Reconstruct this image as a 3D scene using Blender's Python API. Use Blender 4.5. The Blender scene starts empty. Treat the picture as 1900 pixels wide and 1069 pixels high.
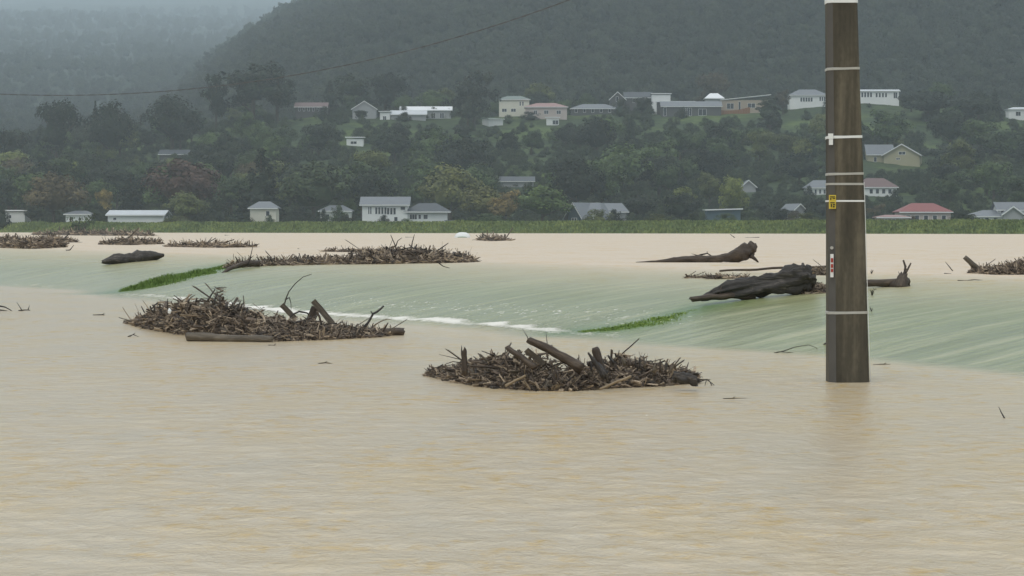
import bpy, bmesh, math, random
import numpy as np
from mathutils import Vector, Matrix, noise as mnoise

R = math.radians
random.seed(11)
rng = np.random.default_rng(11)
sc = bpy.context.scene
col = sc.collection

# ------------------------------------------------------------------ camera
CAMH, FPX, HROW = 1.59, 4925.0, 425.0
PITCH = math.atan((534.5 - HROW) / FPX)
cam_d = bpy.data.cameras.new('camera')
cam = bpy.data.objects.new('camera', cam_d)
col.objects.link(cam)
cam_d.sensor_width = 36.0
cam_d.lens = FPX / 1900 * 36.0
cam_d.clip_start, cam_d.clip_end = 0.2, 30000
cam.location = (0, 0, CAMH)
cam.rotation_euler = (math.pi / 2 - PITCH, 0, 0)
sc.camera = cam

# ------------------------------------------------------------------ sky, sun, exposure
SUN_EL, SUN_AZ = R(58), R(205)          # azimuth clockwise from +Y: high, behind and left of the camera
w = bpy.data.worlds.new('World'); sc.world = w; w.use_nodes = True
nt = w.node_tree; nt.nodes.clear()
n_out = nt.nodes.new('ShaderNodeOutputWorld'); n_bg = nt.nodes.new('ShaderNodeBackground')
n_sky = nt.nodes.new('ShaderNodeTexSky'); n_sky.sky_type = 'NISHITA'; n_sky.sun_disc = False
n_sky.sun_elevation = SUN_EL; n_sky.sun_rotation = SUN_AZ
n_sky.dust_density = 4.0; n_sky.air_density = 1.0
# even rain cloud over the clear sky: the overcast dome brightens evenly towards the zenith
n_tc = nt.nodes.new('ShaderNodeTexCoord'); n_sep = nt.nodes.new('ShaderNodeSeparateXYZ')
n_mr = nt.nodes.new('ShaderNodeMapRange'); n_mr.inputs[1].default_value = 0.0; n_mr.inputs[2].default_value = 1.0
n_mr.inputs[3].default_value = 0.0; n_mr.inputs[4].default_value = 1.0
n_ov = nt.nodes.new('ShaderNodeMix'); n_ov.data_type = 'RGBA'
n_ov.inputs[6].default_value = (5.8, 6.85, 7.9, 1); n_ov.inputs[7].default_value = (11.6, 11.8, 12.0, 1)
n_mx = nt.nodes.new('ShaderNodeMix'); n_mx.data_type = 'RGBA'; n_mx.inputs[0].default_value = 0.9
L = nt.links.new
L(n_tc.outputs['Generated'], n_sep.inputs[0]); L(n_sep.outputs[2], n_mr.inputs[0])
L(n_mr.outputs[0], n_ov.inputs[0]); L(n_sky.outputs[0], n_mx.inputs[6]); L(n_ov.outputs[2], n_mx.inputs[7])
L(n_mx.outputs[2], n_bg.inputs[0]); n_bg.inputs[1].default_value = 0.1
L(n_bg.outputs[0], n_out.inputs[0])
sun_d = bpy.data.lights.new('sun', 'SUN'); sun_d.energy = 0.8; sun_d.angle = R(25); sun_d.color = (1, .97, .92)
sun = bpy.data.objects.new('sun', sun_d); col.objects.link(sun)
sd = Vector((math.sin(SUN_AZ) * math.cos(SUN_EL), math.cos(SUN_AZ) * math.cos(SUN_EL), math.sin(SUN_EL)))
sun.rotation_euler = sd.to_track_quat('Z', 'Y').to_euler(); sun.location = sd * 50
sc.view_settings.view_transform = 'Standard'; sc.view_settings.look = 'None'
sc.view_settings.gamma = 1.0; sc.view_settings.use_curve_mapping = False
sc.view_settings.exposure = 0.0
sc.cycles.volume_bounces = 2; sc.cycles.max_bounces = 8; sc.cycles.diffuse_bounces = 3
sc.cycles.glossy_bounces = 3; sc.cycles.caustics_reflective = False; sc.cycles.caustics_refractive = False

# ------------------------------------------------------------------ pixel helpers (photo pixels -> directions)
def ray(px, py):
    a, b = (px - 950) / FPX, -(py - 534.5) / FPX
    c, s = math.cos(PITCH), math.sin(PITCH)
    return Vector((a, c + b * s, -s + b * c))
def at(px, py, y):                     # point on the pixel's ray at ground distance y
    d = ray(px, py); t = y / d.y
    return Vector((d.x * t, y, CAMH + d.z * t))

HUP = 0.78                             # upper flood level above the lower one
NX, NY = .918, .396                    # upstream normal of the overtopped bank
def lerp_tab(x, xs, ys): return float(np.interp(x, xs, ys))
def s_of(x, y):
    t = -(x - 5.5) * NY + (y - 28.5) * NX          # along the bank, away from the camera
    s = (x - 5.5) * NX + (y - 28.5) * NY
    return s - .55 * np.sin(t * .16 + .9) - .22 * np.sin(t * .47) - .08 * np.sin(t * 1.3 + 1), t
SLW = 8.0
def water_h(x, y):
    s, t = s_of(x, y)
    q = np.clip(s / SLW, 0, 1)
    return HUP * (1 - (1 - q) ** 2.25)
def water_s(x, y):
    t = -(x - 5.5) * NY + (y - 28.5) * NX; s = (x - 5.5) * NX + (y - 28.5) * NY
    s -= .55 * math.sin(t * .16 + .9) + .22 * math.sin(t * .47) + .08 * math.sin(t * 1.3 + 1)
    q = min(1, max(0, s / SLW)); return HUP * (1 - (1 - q) ** 2.25)
def on_water(px, py):
    d = ray(px, py); y0 = 5.0; y = y0
    def f(y):
        t = y / d.y
        return CAMH + d.z * t - water_s(d.x * t, y)
    while y < 640 and f(y) > 0: y0 = y; y *= 1.02
    a, b = y0, y
    for _ in range(30):
        m = (a + b) / 2
        if f(m) > 0: a = m
        else: b = m
    return at(px, py, b)

def bank_y(px): return lerp_tab(px, [-1500, 0, 950, 1900, 3400], [760, 620, 500, 425, 340])
def fbm(x, y, sc_=1.0, o=4): return mnoise.fractal(Vector((x * sc_, y * sc_, 3.7)), 1.0, 2.0, o)

RIDGE_PX = [-1500, 0, 300, 430, 600, 900, 1100, 1400, 1600, 1750, 1900, 3400]
RIDGE_ROW = [330, 305, 265, 235, 214, 216, 213, 208, 192, 202, 225, 250]
SKY_PX = [-1500, 250, 330, 380, 430, 520, 640, 800, 1100, 1900, 3400]
SKY_ROW = [250, 225, 195, 155, 112, 55, 2, -60, -120, -170, -150]
def sst(a, b, x):
    t = min(1, max(0, (x - a) / (b - a))); return t * t * (3 - 2 * t)
def zrow(row, y): return CAMH + (HROW - row) * y / FPX
def hill_d(px): return lerp_tab(px, [250, 500, 700, 1000, 1900], [4300, 3600, 2900, 2350, 2350])
def terrain_h(x, y):
    if y < 5: return -1.6
    px = 950 + FPX * x / y
    yb = bank_y(px)
    if y < yb - 6: return -1.6
    topb = zrow(lerp_tab(px, [0, 950, 1900], [416, 413.5, 411]), yb + 6)
    if y < yb: return -1.6 + (HUP + 1.6) * (y - yb + 6) / 6
    if y < yb + 6: return HUP + (topb - HUP) * sst(-1, 6, y - yb)
    flat = 2.0
    z = topb + (flat - topb) * sst(yb + 9, yb + 22, y)
    zr = zrow(lerp_tab(px, RIDGE_PX, RIDGE_ROW), 1000)
    if y > 640:
        t = min(1, (y - 640) / 360)
        z = flat + (zr - flat) * (t * (.55 + .45 * t)) + 2.2 * fbm(x, y, .012) * min(1, t * 3) * (1 - sst(900, 1000, y) * .7)
    if y > 1060: z -= 8 * sst(1060, 1160, y)
    # the forested hill behind the ridge, and the long misty valley side beyond it
    if y > 1150:
        Dr = hill_d(px); zs = zrow(lerp_tab(px, SKY_PX, SKY_ROW), Dr)
        q_ = min(1, max(0, (y - 1120) / (Dr - 1070))); q_ = q_ * (1.55 - .55 * q_)
        h1 = z + (zs - z) * q_ if zs > z else z
        z2 = zrow(lerp_tab(y, [1500, 2000, 2700, 4300, 8200, 9200], [262, 222, 150, 80, 4, -12]), y)
        z2 += 16 * fbm(x, y, .0012) * min(1, (y - 1500) / 1500) if y > 1500 else 0
        hh = z2 if y > 1500 else z
        z = max(h1, hh) if y > 1500 else h1
        z += 7 * fbm(x, y, .006) * sst(1150, 1500, y)
        if y > Dr + 50 and h1 > hh: z = max(hh, h1 - (y - Dr - 50) * .02)
    return z
def on_terrain(px, py, y0=560):
    d = ray(px, py); y = y0
    while y < 3000:
        t = y / d.y
        if CAMH + d.z * t < terrain_h(d.x * t, y): return at(px, py, y)
        y += 4
    return at(px, py, 1000)

# ------------------------------------------------------------------ materials
def mat(name, base, rough=.7, spec=.3):
    m = bpy.data.materials.new(name); m.use_nodes = True
    b = m.node_tree.nodes['Principled BSDF']
    b.inputs['Base Color'].default_value = (*base, 1); b.inputs['Roughness'].default_value = rough
    b.inputs['Specular IOR Level'].default_value = spec
    return m, m.node_tree, b
def ramp(nt, stops, src):
    r = nt.nodes.new('ShaderNodeValToRGB'); cr = r.color_ramp
    while len(cr.elements) > 1: cr.elements.remove(cr.elements[-1])
    cr.elements[0].position = stops[0][0]; cr.elements[0].color = (*stops[0][1], 1)
    for p, c in stops[1:]:
        e = cr.elements.new(p); e.color = (*c, 1)
    nt.links.new(src, r.inputs[0]); return r.outputs[0]
def texco(nt, scale=(1, 1, 1), out='Object'):
    t = nt.nodes.new('ShaderNodeTexCoord'); mp = nt.nodes.new('ShaderNodeMapping')
    mp.inputs['Scale'].default_value = scale
    nt.links.new(t.outputs[out], mp.inputs[0]); return mp.outputs[0]
def noise_n(nt, vec, scale, detail=4, rough=.55, dist=0):
    n = nt.nodes.new('ShaderNodeTexNoise'); n.inputs['Scale'].default_value = scale
    n.inputs['Detail'].default_value = detail; n.inputs['Roughness'].default_value = rough
    n.inputs['Distortion'].default_value = dist
    nt.links.new(vec, n.inputs['Vector']); return n.outputs['Fac']
def mixc(nt, fac, a, b, mode='MIX'):
    m = nt.nodes.new('ShaderNodeMix'); m.data_type = 'RGBA'; m.blend_type = mode
    for k, v in ((0, fac), (6, a), (7, b)):
        if hasattr(v, 'is_linked') or isinstance(v, bpy.types.NodeSocket): nt.links.new(v, m.inputs[k])
        elif k == 0: m.inputs[0].default_value = v
        else: m.inputs[k].default_value = (*v, 1)
    return m.outputs[2]
def math_n(nt, op, a, b=None, clamp=False):
    m = nt.nodes.new('ShaderNodeMath'); m.operation = op; m.use_clamp = clamp
    for k, v in ((0, a), (1, b)):
        if v is None: continue
        if isinstance(v, bpy.types.NodeSocket): nt.links.new(v, m.inputs[k])
        else: m.inputs[k].default_value = v
    return m.outputs[0]
def bump(nt, b, h, strength=.5, dist=.02):
    n = nt.nodes.new('ShaderNodeBump'); n.inputs['Strength'].default_value = strength
    n.inputs['Distance'].default_value = dist
    nt.links.new(h, n.inputs['Height']); nt.links.new(n.outputs[0], b.inputs['Normal'])
M = {}
def plain(name, base, rough=.6, spec=.3, var=.25, scale=.7):
    m, t, b = mat(name, base, rough, spec)
    f = noise_n(t, texco(t), scale, 5)
    t.links.new(mixc(t, f, tuple(c * (1 - var) for c in base), tuple(min(1, c * (1 + var)) for c in base)), b.inputs['Base Color'])
    M[name] = m; return m
def wood(name, dark, mid, light, island=.5, rough=.55):
    m, t, b = mat(name, mid, rough, .35)
    f = noise_n(t, texco(t, (3, 26, 26)), 1.6, 6, .6)
    g = noise_n(t, texco(t, (1, 1, 1)), 3.0, 4)
    geo = t.nodes.new('ShaderNodeNewGeometry')
    v = math_n(t, 'ADD', math_n(t, 'MULTIPLY', f, 1 - island), math_n(t, 'MULTIPLY', geo.outputs['Random Per Island'], island))
    v = math_n(t, 'ADD', v, math_n(t, 'MULTIPLY', math_n(t, 'SUBTRACT', g, .5), .5), True)
    c = ramp(t, [(.15, dark), (.55, mid), (.9, light)], v)
    t.links.new(c, b.inputs['Base Color'])
    bump(t, b, f, .7, .02)
    M[name] = m; return m
wood('wood_brown', (.020, .014, .010), (.062, .045, .032), (.19, .145, .10), .25)
wood('wood_black', (.009, .008, .007), (.042, .036, .031), (.21, .18, .15), .1, .5)
wood('wood_grey', (.035, .028, .02), (.11, .09, .065), (.24, .2, .15), .2)
wood('wood_pale', (.10, .075, .045), (.24, .18, .11), (.42, .33, .22), .3)
wood('tangle', (.028, .021, .016), (.15, .113, .083), (.50, .395, .275), .75)
wood('twig', (.012, .010, .008), (.035, .027, .02), (.09, .07, .05), .4)
plain('litter', (.055, .041, .031), .8, .2, .5, 9)
def foliage():
    m, t, b = mat('foliage', (.05, .07, .03), .65, .18)
    oi = t.nodes.new('ShaderNodeObjectInfo'); geo = t.nodes.new('ShaderNodeNewGeometry')
    f = noise_n(t, texco(t), .35, 3)
    v = math_n(t, 'ADD', math_n(t, 'MULTIPLY', geo.outputs['Random Per Island'], .2), math_n(t, 'MULTIPLY', f, 1.0))
    v = math_n(t, 'ADD', v, math_n(t, 'MULTIPLY', math_n(t, 'SUBTRACT', oi.outputs['Random'], .5), .25))
    k = ramp(t, [(.25, (.36, .37, .42)), (.6, (1, 1, 1)), (.95, (2.1, 2.0, 1.5))], v)
    t.links.new(mixc(t, 1.0, oi.outputs['Color'], k, 'MULTIPLY'), b.inputs['Base Color'])
    M['foliage'] = m
foliage()
plain('bark', (.07, .055, .04), .8, .2, .4, 2)

def grass_mat():
    m, t, b = mat('grass', (.1, .15, .05), .7, .2)
    oi = t.nodes.new('ShaderNodeObjectInfo'); geo = t.nodes.new('ShaderNodeNewGeometry')
    f = noise_n(t, texco(t, (.5, 1, 1)), .16, 4); g = noise_n(t, texco(t, (1, 1, 1)), 1.1, 3)
    v = math_n(t, 'ADD', math_n(t, 'MULTIPLY', geo.outputs['Random Per Island'], .22), math_n(t, 'ADD', math_n(t, 'MULTIPLY', f, .75), math_n(t, 'MULTIPLY', g, .2)))
    k = ramp(t, [(.38, (.5, .58, .5)), (.58, (1, 1, 1)), (.78, (1.6, 1.45, 1.25))], v)
    t.links.new(mixc(t, 1.0, oi.outputs['Color'], k, 'MULTIPLY'), b.inputs['Base Color']); M['grass'] = m
grass_mat()
# ------------------------------------------------------------------ mesh builder
class MB:
    def __init__(s): s.v = []; s.f = []
    def add(s, vs, fs):
        o = len(s.v); s.v += [tuple(p) for p in vs]; s.f += [tuple(i + o for i in f) for f in fs]
    def box(s, lo, hi):
        x0, y0, z0 = lo; x1, y1, z1 = hi
        s.add([(x0, y0, z0), (x1, y0, z0), (x1, y1, z0), (x0, y1, z0), (x0, y0, z1), (x1, y0, z1), (x1, y1, z1), (x0, y1, z1)],
              [(3, 2, 1, 0), (4, 5, 6, 7), (0, 1, 5, 4), (1, 2, 6, 5), (2, 3, 7, 6), (3, 0, 4, 7)])
    def tube(s, pts, rad, sides=8, rough=0, seed=0, flat=1.0, jag=0, groove=0):
        pts = [Vector(p) for p in pts]; n = len(pts); rr = random.Random(seed)
        vs = []; up = Vector((0.13, .21, .97))
        for i, p in enumerate(pts):
            d = (pts[min(i + 1, n - 1)] - pts[max(i - 1, 0)]).normalized()
            a = d.cross(up)
            if a.length < .05: a = d.cross(Vector((1, 0, 0)))
            a.normalize(); b = d.cross(a)
            for k in range(sides):
                th = 2 * math.pi * k / sides
                q = rad[i] * (1 + rough * (mnoise.noise(Vector((math.cos(th) * 1.3, math.sin(th) * 1.3, i * .45 + seed * 7.1))) * 1.6))
                if groove: q *= 1 + groove * (.6 * mnoise.noise(Vector((math.cos(th) * 2.2, math.sin(th) * 2.2, i * .1 + seed))) + .4 * mnoise.noise(Vector((math.cos(th) * 7, math.sin(th) * 7, i * .12 + seed))))
                off = d * (rr.uniform(-jag, jag) * rad[i] if i in (0, n - 1) else 0)
                vs.append(p + a * (math.cos(th) * q) + b * (math.sin(th) * q * flat) + off)
        fs = [(i * sides + k, i * sides + (k + 1) % sides, (i + 1) * sides + (k + 1) % sides, (i + 1) * sides + k) for i in range(n - 1) for k in range(sides)]
        fs.append(tuple(range(sides))[::-1]); fs.append(tuple((n - 1) * sides + k for k in range(sides)))
        s.add(vs, fs)
    def build(s, name, m, parent=None, org=None, smooth=False):
        me = bpy.data.meshes.new(name)
        o = Vector(org) if org is not None else (parent.location if parent else Vector((0, 0, 0)))
        if parent is not None and parent.parent is not None and org is None: o = parent.location + parent.parent.location
        me.from_pydata([(p[0] - o.x, p[1] - o.y, p[2] - o.z) for p in s.v], [], s.f)
        me.materials.append(m if not isinstance(m, str) else M[m])
        if smooth: me.polygons.foreach_set('use_smooth', [True] * len(me.polygons))
        me.update()
        ob = bpy.data.objects.new(name, me); col.objects.link(ob)
        if parent is not None: ob.parent = parent
        elif org is not None: ob.location = o
        return ob
def tag(o, label=None, cat=None, group=None, kind=None):
    if label: o['label'] = label
    if cat: o['category'] = cat
    if group: o['group'] = group
    if kind: o['kind'] = kind
    return o
def empty(name, loc, label=None, cat=None, group=None):
    o = bpy.data.objects.new(name, None); col.objects.link(o); o.location = loc; o.empty_display_size = .2
    return tag(o, label, cat, group)

# ================================================================== SETTING
# ---- water: lower pool, sheet pouring over the bank, upper flood, one surface
GRASS_A = [(225, 541), (270, 533), (320, 518), (380, 505), (440, 491)]
GRASS_B = [(1060, 619), (1130, 612), (1200, 600), (1255, 585), (1310, 568)]
def build_water():
    iy = np.linspace(1 / 6.0, 1 / 700.0, 820)
    ys = np.concatenate([[-320, -60, -10, 2], 1 / iy])
    u = np.linspace(-1, 1, 520)
    ext = np.array([1.12, 1.5, 2.5, 6, 20])
    uu = np.concatenate([-ext[::-1], u, ext])
    X = uu[None, :] * (0.27 * np.abs(ys)[:, None] + 5); Y = np.repeat(ys[:, None], len(uu), 1)
    s, t = s_of(X, Y)
    Z = water_h(X, Y)
    dy = np.abs(np.gradient(ys))[:, None]; dx = np.abs(np.gradient(uu)[None, :] * (0.27 * np.abs(ys)[:, None] + 5))
    q = np.clip(s / SLW, 0, 1)
    slope = np.where((s > 0) & (s < SLW), np.sin(np.pi * np.clip(s / SLW, 0, 1)) ** .5, 0)
    wv = np.zeros_like(X)
    for k in range(19):
        lam = .16 * (1.105 ** k)
        ang = rng.uniform(-2.2, 2.2) + math.atan2(-NY, -NX)
        kx, ky = math.cos(ang) * 2 * math.pi / lam, math.sin(ang) * 2 * math.pi / lam
        samp = np.abs(kx) * dx + np.abs(ky) * dy
        fade = np.clip(1.6 - samp / 1.3, 0, 1)
        ph = rng.uniform(0, 6.28)
        pat = .55 + .45 * np.sin(X * rng.uniform(.1, .7) + Y * rng.uniform(-.5, .5) + rng.uniform(0, 6))
        # warp the crests so that they break up
        wx = X + .5 * lam * np.sin(Y * 2.1 / (lam + .6) + ph * 3); wy = Y + .5 * lam * np.sin(X * 1.7 / (lam + .6) + ph * 2)
        wv += .0036 * min(lam, .9) ** 1.0 * (1 if lam < .5 else .5 / lam) * pat * fade * np.sin(kx * wx + ky * wy + ph)
    Z = Z + wv * (1 - .35 * slope)
    # ribs of fast water running down the slope
    rib = np.sin(t * 5.1 + 1.4 * np.sin(s * .5 + t * .2)) * .5 + np.sin(t * 11.3 + s * .8 + 2 * np.sin(t * .9)) * .3
    Z += slope * .007 * rib
    # hydraulic jump at the toe
    al = np.interp(t, [-5, 9, 13, 22, 30, 42, 52, 70], [.15, .25, .9, 1, .9, .35, .6, .2])
    rough = .5 + .5 * np.sin(t * 3.1 + 2 * np.sin(t * 1.7)) * np.sin(t * .77 + np.sin(t * 2.3))
    Z += al * (.035 + .05 * rough) * np.exp(-((s + .10 - .12 * rough) / .26) ** 2)
    pr = np.hypot(X - 3.5, (Y - 27.6)); Z += .018 * np.exp(-((pr - .36) / .12) ** 2) + .008 * np.sin(pr * 14) * np.exp(-(pr / 1.1) ** 2)
    # attributes: how thin the sheet is over the grass, and froth
    green = np.clip(np.interp(s, [-.7, 0, .9, 2.8, 4.8, 7, 9.5], [0, .95, 1.1, .95, .6, .3, 0]), 0, 1)
    green *= np.interp(t, [-6, 0, 30, 70, 100], [1.15, 1.1, .95, .85, .8])
    foam = al * np.exp(-((s + .0 - .15 * rough) / .30) ** 2) * (.6 + .5 * rough) + .42 * al * np.exp(-((s - 1.1) / 1.2) ** 2)
    ny, nx = X.shape
    idx = np.arange(ny * nx).reshape(ny, nx)
    F = np.stack([idx[:-1, :-1], idx[:-1, 1:], idx[1:, 1:], idx[1:, :-1]], -1).reshape(-1, 4)
    me = bpy.data.meshes.new('flood_water')
    me.vertices.add(ny * nx); me.loops.add(F.size); me.polygons.add(len(F))
    me.vertices.foreach_set('co', np.stack([X, Y, Z], -1).astype(np.float32).ravel())
    me.loops.foreach_set('vertex_index', F.astype(np.int32).ravel())
    me.polygons.foreach_set('loop_start', np.arange(0, F.size, 4, dtype=np.int32))
    me.polygons.foreach_set('use_smooth', np.ones(len(F), bool))
    lush = np.zeros_like(X)
    for path, wd_ in ((GRASS_A, 1.1), (GRASS_B, .6)):
        P = [on_water(*q) for q in path]
        for a_, b_ in zip(P[:-1], P[1:]):
            dx_, dy_ = b_.x - a_.x, b_.y - a_.y; L2 = dx_ * dx_ + dy_ * dy_
            u_ = np.clip(((X - a_.x) * dx_ + (Y - a_.y) * dy_) / L2, 0, 1)
            dd = np.hypot(X - a_.x - u_ * dx_, Y - a_.y - u_ * dy_)
            lush = np.maximum(lush, np.exp(-(dd / wd_) ** 2))
    fleck = np.exp(-((s - 1.2) / 1.3) ** 2) * np.interp(t, [-6, 6, 12, 20, 32, 45, 60], [.35, .5, 1, 1, .7, .4, .3])
    for path, wd_, am in ((((300, 640), (560, 650), (700, 655)), .5, .55), (((60, 690), (420, 690), (620, 708), (900, 722)), .3, .8), (((740, 750), (1000, 760), (1260, 775)), .22, .9), (((1350, 765), (1600, 795), (1900, 800)), .28, .8), (((1490, 760), (1650, 770)), .3, .7)):
        P = [on_water(*q) for q in path]
        for a_, b_ in zip(P[:-1], P[1:]):
            dx_, dy_ = b_.x - a_.x, b_.y - a_.y; L2 = dx_ * dx_ + dy_ * dy_
            u_ = np.clip(((X - a_.x) * dx_ + (Y - a_.y) * dy_) / L2, 0, 1)
            fleck = np.maximum(fleck, am * np.exp(-(np.hypot(X - a_.x - u_ * dx_, Y - a_.y - u_ * dy_) / wd_) ** 2))
    for nm, a in (('fleck', fleck), ('lush', lush), ('thin', green), ('froth', foam), ('along', t), ('down', s)):
        at_ = me.attributes.new(nm, 'FLOAT', 'POINT'); at_.data.foreach_set('value', a.astype(np.float32).ravel())
    me.update(); me.validate()
    ob = bpy.data.objects.new('flood_water', me); col.objects.link(ob); ob['kind'] = 'structure'
    m, t_, b = mat('muddy_water', (.5, .42, .3), .22, .15)
    b.inputs['IOR'].default_value = 1.33
    def attr(n):
        a = t_.nodes.new('ShaderNodeAttribute'); a.attribute_name = n; return a.outputs['Fac']
    thin, fr, al_, dn = attr('thin'), attr('froth'), attr('along'), attr('down')
    cmb = t_.nodes.new('ShaderNodeCombineXYZ')
    t_.links.new(al_, cmb.inputs[0]); t_.links.new(dn, cmb.inputs[1])
    def mapped(sc_):
        mp = t_.nodes.new('ShaderNodeMapping'); mp.inputs['Scale'].default_value = sc_
        t_.links.new(cmb.outputs[0], mp.inputs[0]); return mp.outputs[0]
    big = noise_n(t_, texco(t_, (.9, .45, 1)), .9, 6, .62)
    clus = noise_n(t_, texco(t_, (1, .5, 1)), .75, 4, .55)
    spot = noise_n(t_, texco(t_, (1.0, .7, 1)), 4.6, 6, .66, .2)
    spot = math_n(t_, 'ADD', spot, math_n(t_, 'MULTIPLY', math_n(t_, 'SUBTRACT', clus, .5), .45))
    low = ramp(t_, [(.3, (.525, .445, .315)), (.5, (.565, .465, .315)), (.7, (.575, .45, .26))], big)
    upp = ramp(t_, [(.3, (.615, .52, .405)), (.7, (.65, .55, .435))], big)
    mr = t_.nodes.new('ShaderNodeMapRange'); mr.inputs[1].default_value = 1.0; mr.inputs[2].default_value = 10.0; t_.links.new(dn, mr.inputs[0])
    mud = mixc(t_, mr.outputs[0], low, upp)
    mud = mixc(t_, math_n(t_, 'MULTIPLY', math_n(t_, 'SUBTRACT', spot, .52), 5.0, True), mud, (.56, .385, .14))  # ochre spots: wave faces that mirror no sky, painted into the colour
    streak = noise_n(t_, mapped((2.6, .32, 1)), 1.0, 6, .62, .4)
    grn = ramp(t_, [(.28, (.14, .175, .07)), (.5, (.245, .27, .13)), (.75, (.42, .41, .235))], streak)
    tf = math_n(t_, 'MULTIPLY', thin, math_n(t_, 'ADD', .62, math_n(t_, 'MULTIPLY', streak, .7)), True)
    c = mixc(t_, tf, mud, grn)
    lush = attr('lush'); c = mixc(t_, math_n(t_, 'MULTIPLY', lush, math_n(t_, 'ADD', .5, streak), True), c, (.11, .185, .05))
    # froth where the sheet hits the pool
    fn = noise_n(t_, mapped((2.2, 3.0, 1)), 2.4, 10, .8, 1.0)
    ff = math_n(t_, 'MULTIPLY', math_n(t_, 'SUBTRACT', math_n(t_, 'ADD', math_n(t_, 'MULTIPLY', fr, .53), fn), .80), 5.5, True)
    fk = noise_n(t_, texco(t_, (1, .8, 1)), 7.0, 4, .6, .3)
    ff = math_n(t_, 'MAXIMUM', ff, math_n(t_, 'MULTIPLY', math_n(t_, 'SUBTRACT', math_n(t_, 'MULTIPLY', fk, math_n(t_, 'ADD', .35, math_n(t_, 'MULTIPLY', attr('fleck'), .65))), .585), 12.0, True))
    c = mixc(t_, ff, c, (.82, .79, .71))
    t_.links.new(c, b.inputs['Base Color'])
    rg = math_n(t_, 'ADD', math_n(t_, 'MULTIPLY', ff, .4), math_n(t_, 'ADD', .17, math_n(t_, 'MULTIPLY', mr.outputs[0], .33))); t_.links.new(rg, b.inputs['Roughness'])
    n1 = noise_n(t_, texco(t_, (1, .7, 1)), 6.0, 6, .64, .4)
    n2 = noise_n(t_, texco(t_, (1, .7, 1)), 16.0, 3, .55)
    n0 = noise_n(t_, texco(t_, (.8, 1.0, 1)), 1.5, 2, .5, .6)
    h = math_n(t_, 'ADD', math_n(t_, 'MULTIPLY', n0, .25), math_n(t_, 'MULTIPLY', n1, 1.0)); h = math_n(t_, 'ADD', h, math_n(t_, 'MULTIPLY', n2, .25))
    h = math_n(t_, 'ADD', h, math_n(t_, 'MULTIPLY', math_n(t_, 'MULTIPLY', streak, thin), .8))
    h = math_n(t_, 'ADD', h, math_n(t_, 'MULTIPLY', ff, .8))
    bn = t_.nodes.new('ShaderNodeBump'); bn.inputs['Distance'].default_value = .055
    t_.links.new(math_n(t_, 'MULTIPLY', math_n(t_, 'ADD', .05, math_n(t_, 'MULTIPLY', clus, .8)), math_n(t_, 'ADD', 1.0, math_n(t_, 'MULTIPLY', mr.outputs[0], .3))), bn.inputs['Strength'])
    t_.links.new(h, bn.inputs['Height']); t_.links.new(bn.outputs[0], b.inputs['Normal'])
    me.materials.append(m)
build_water()

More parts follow.
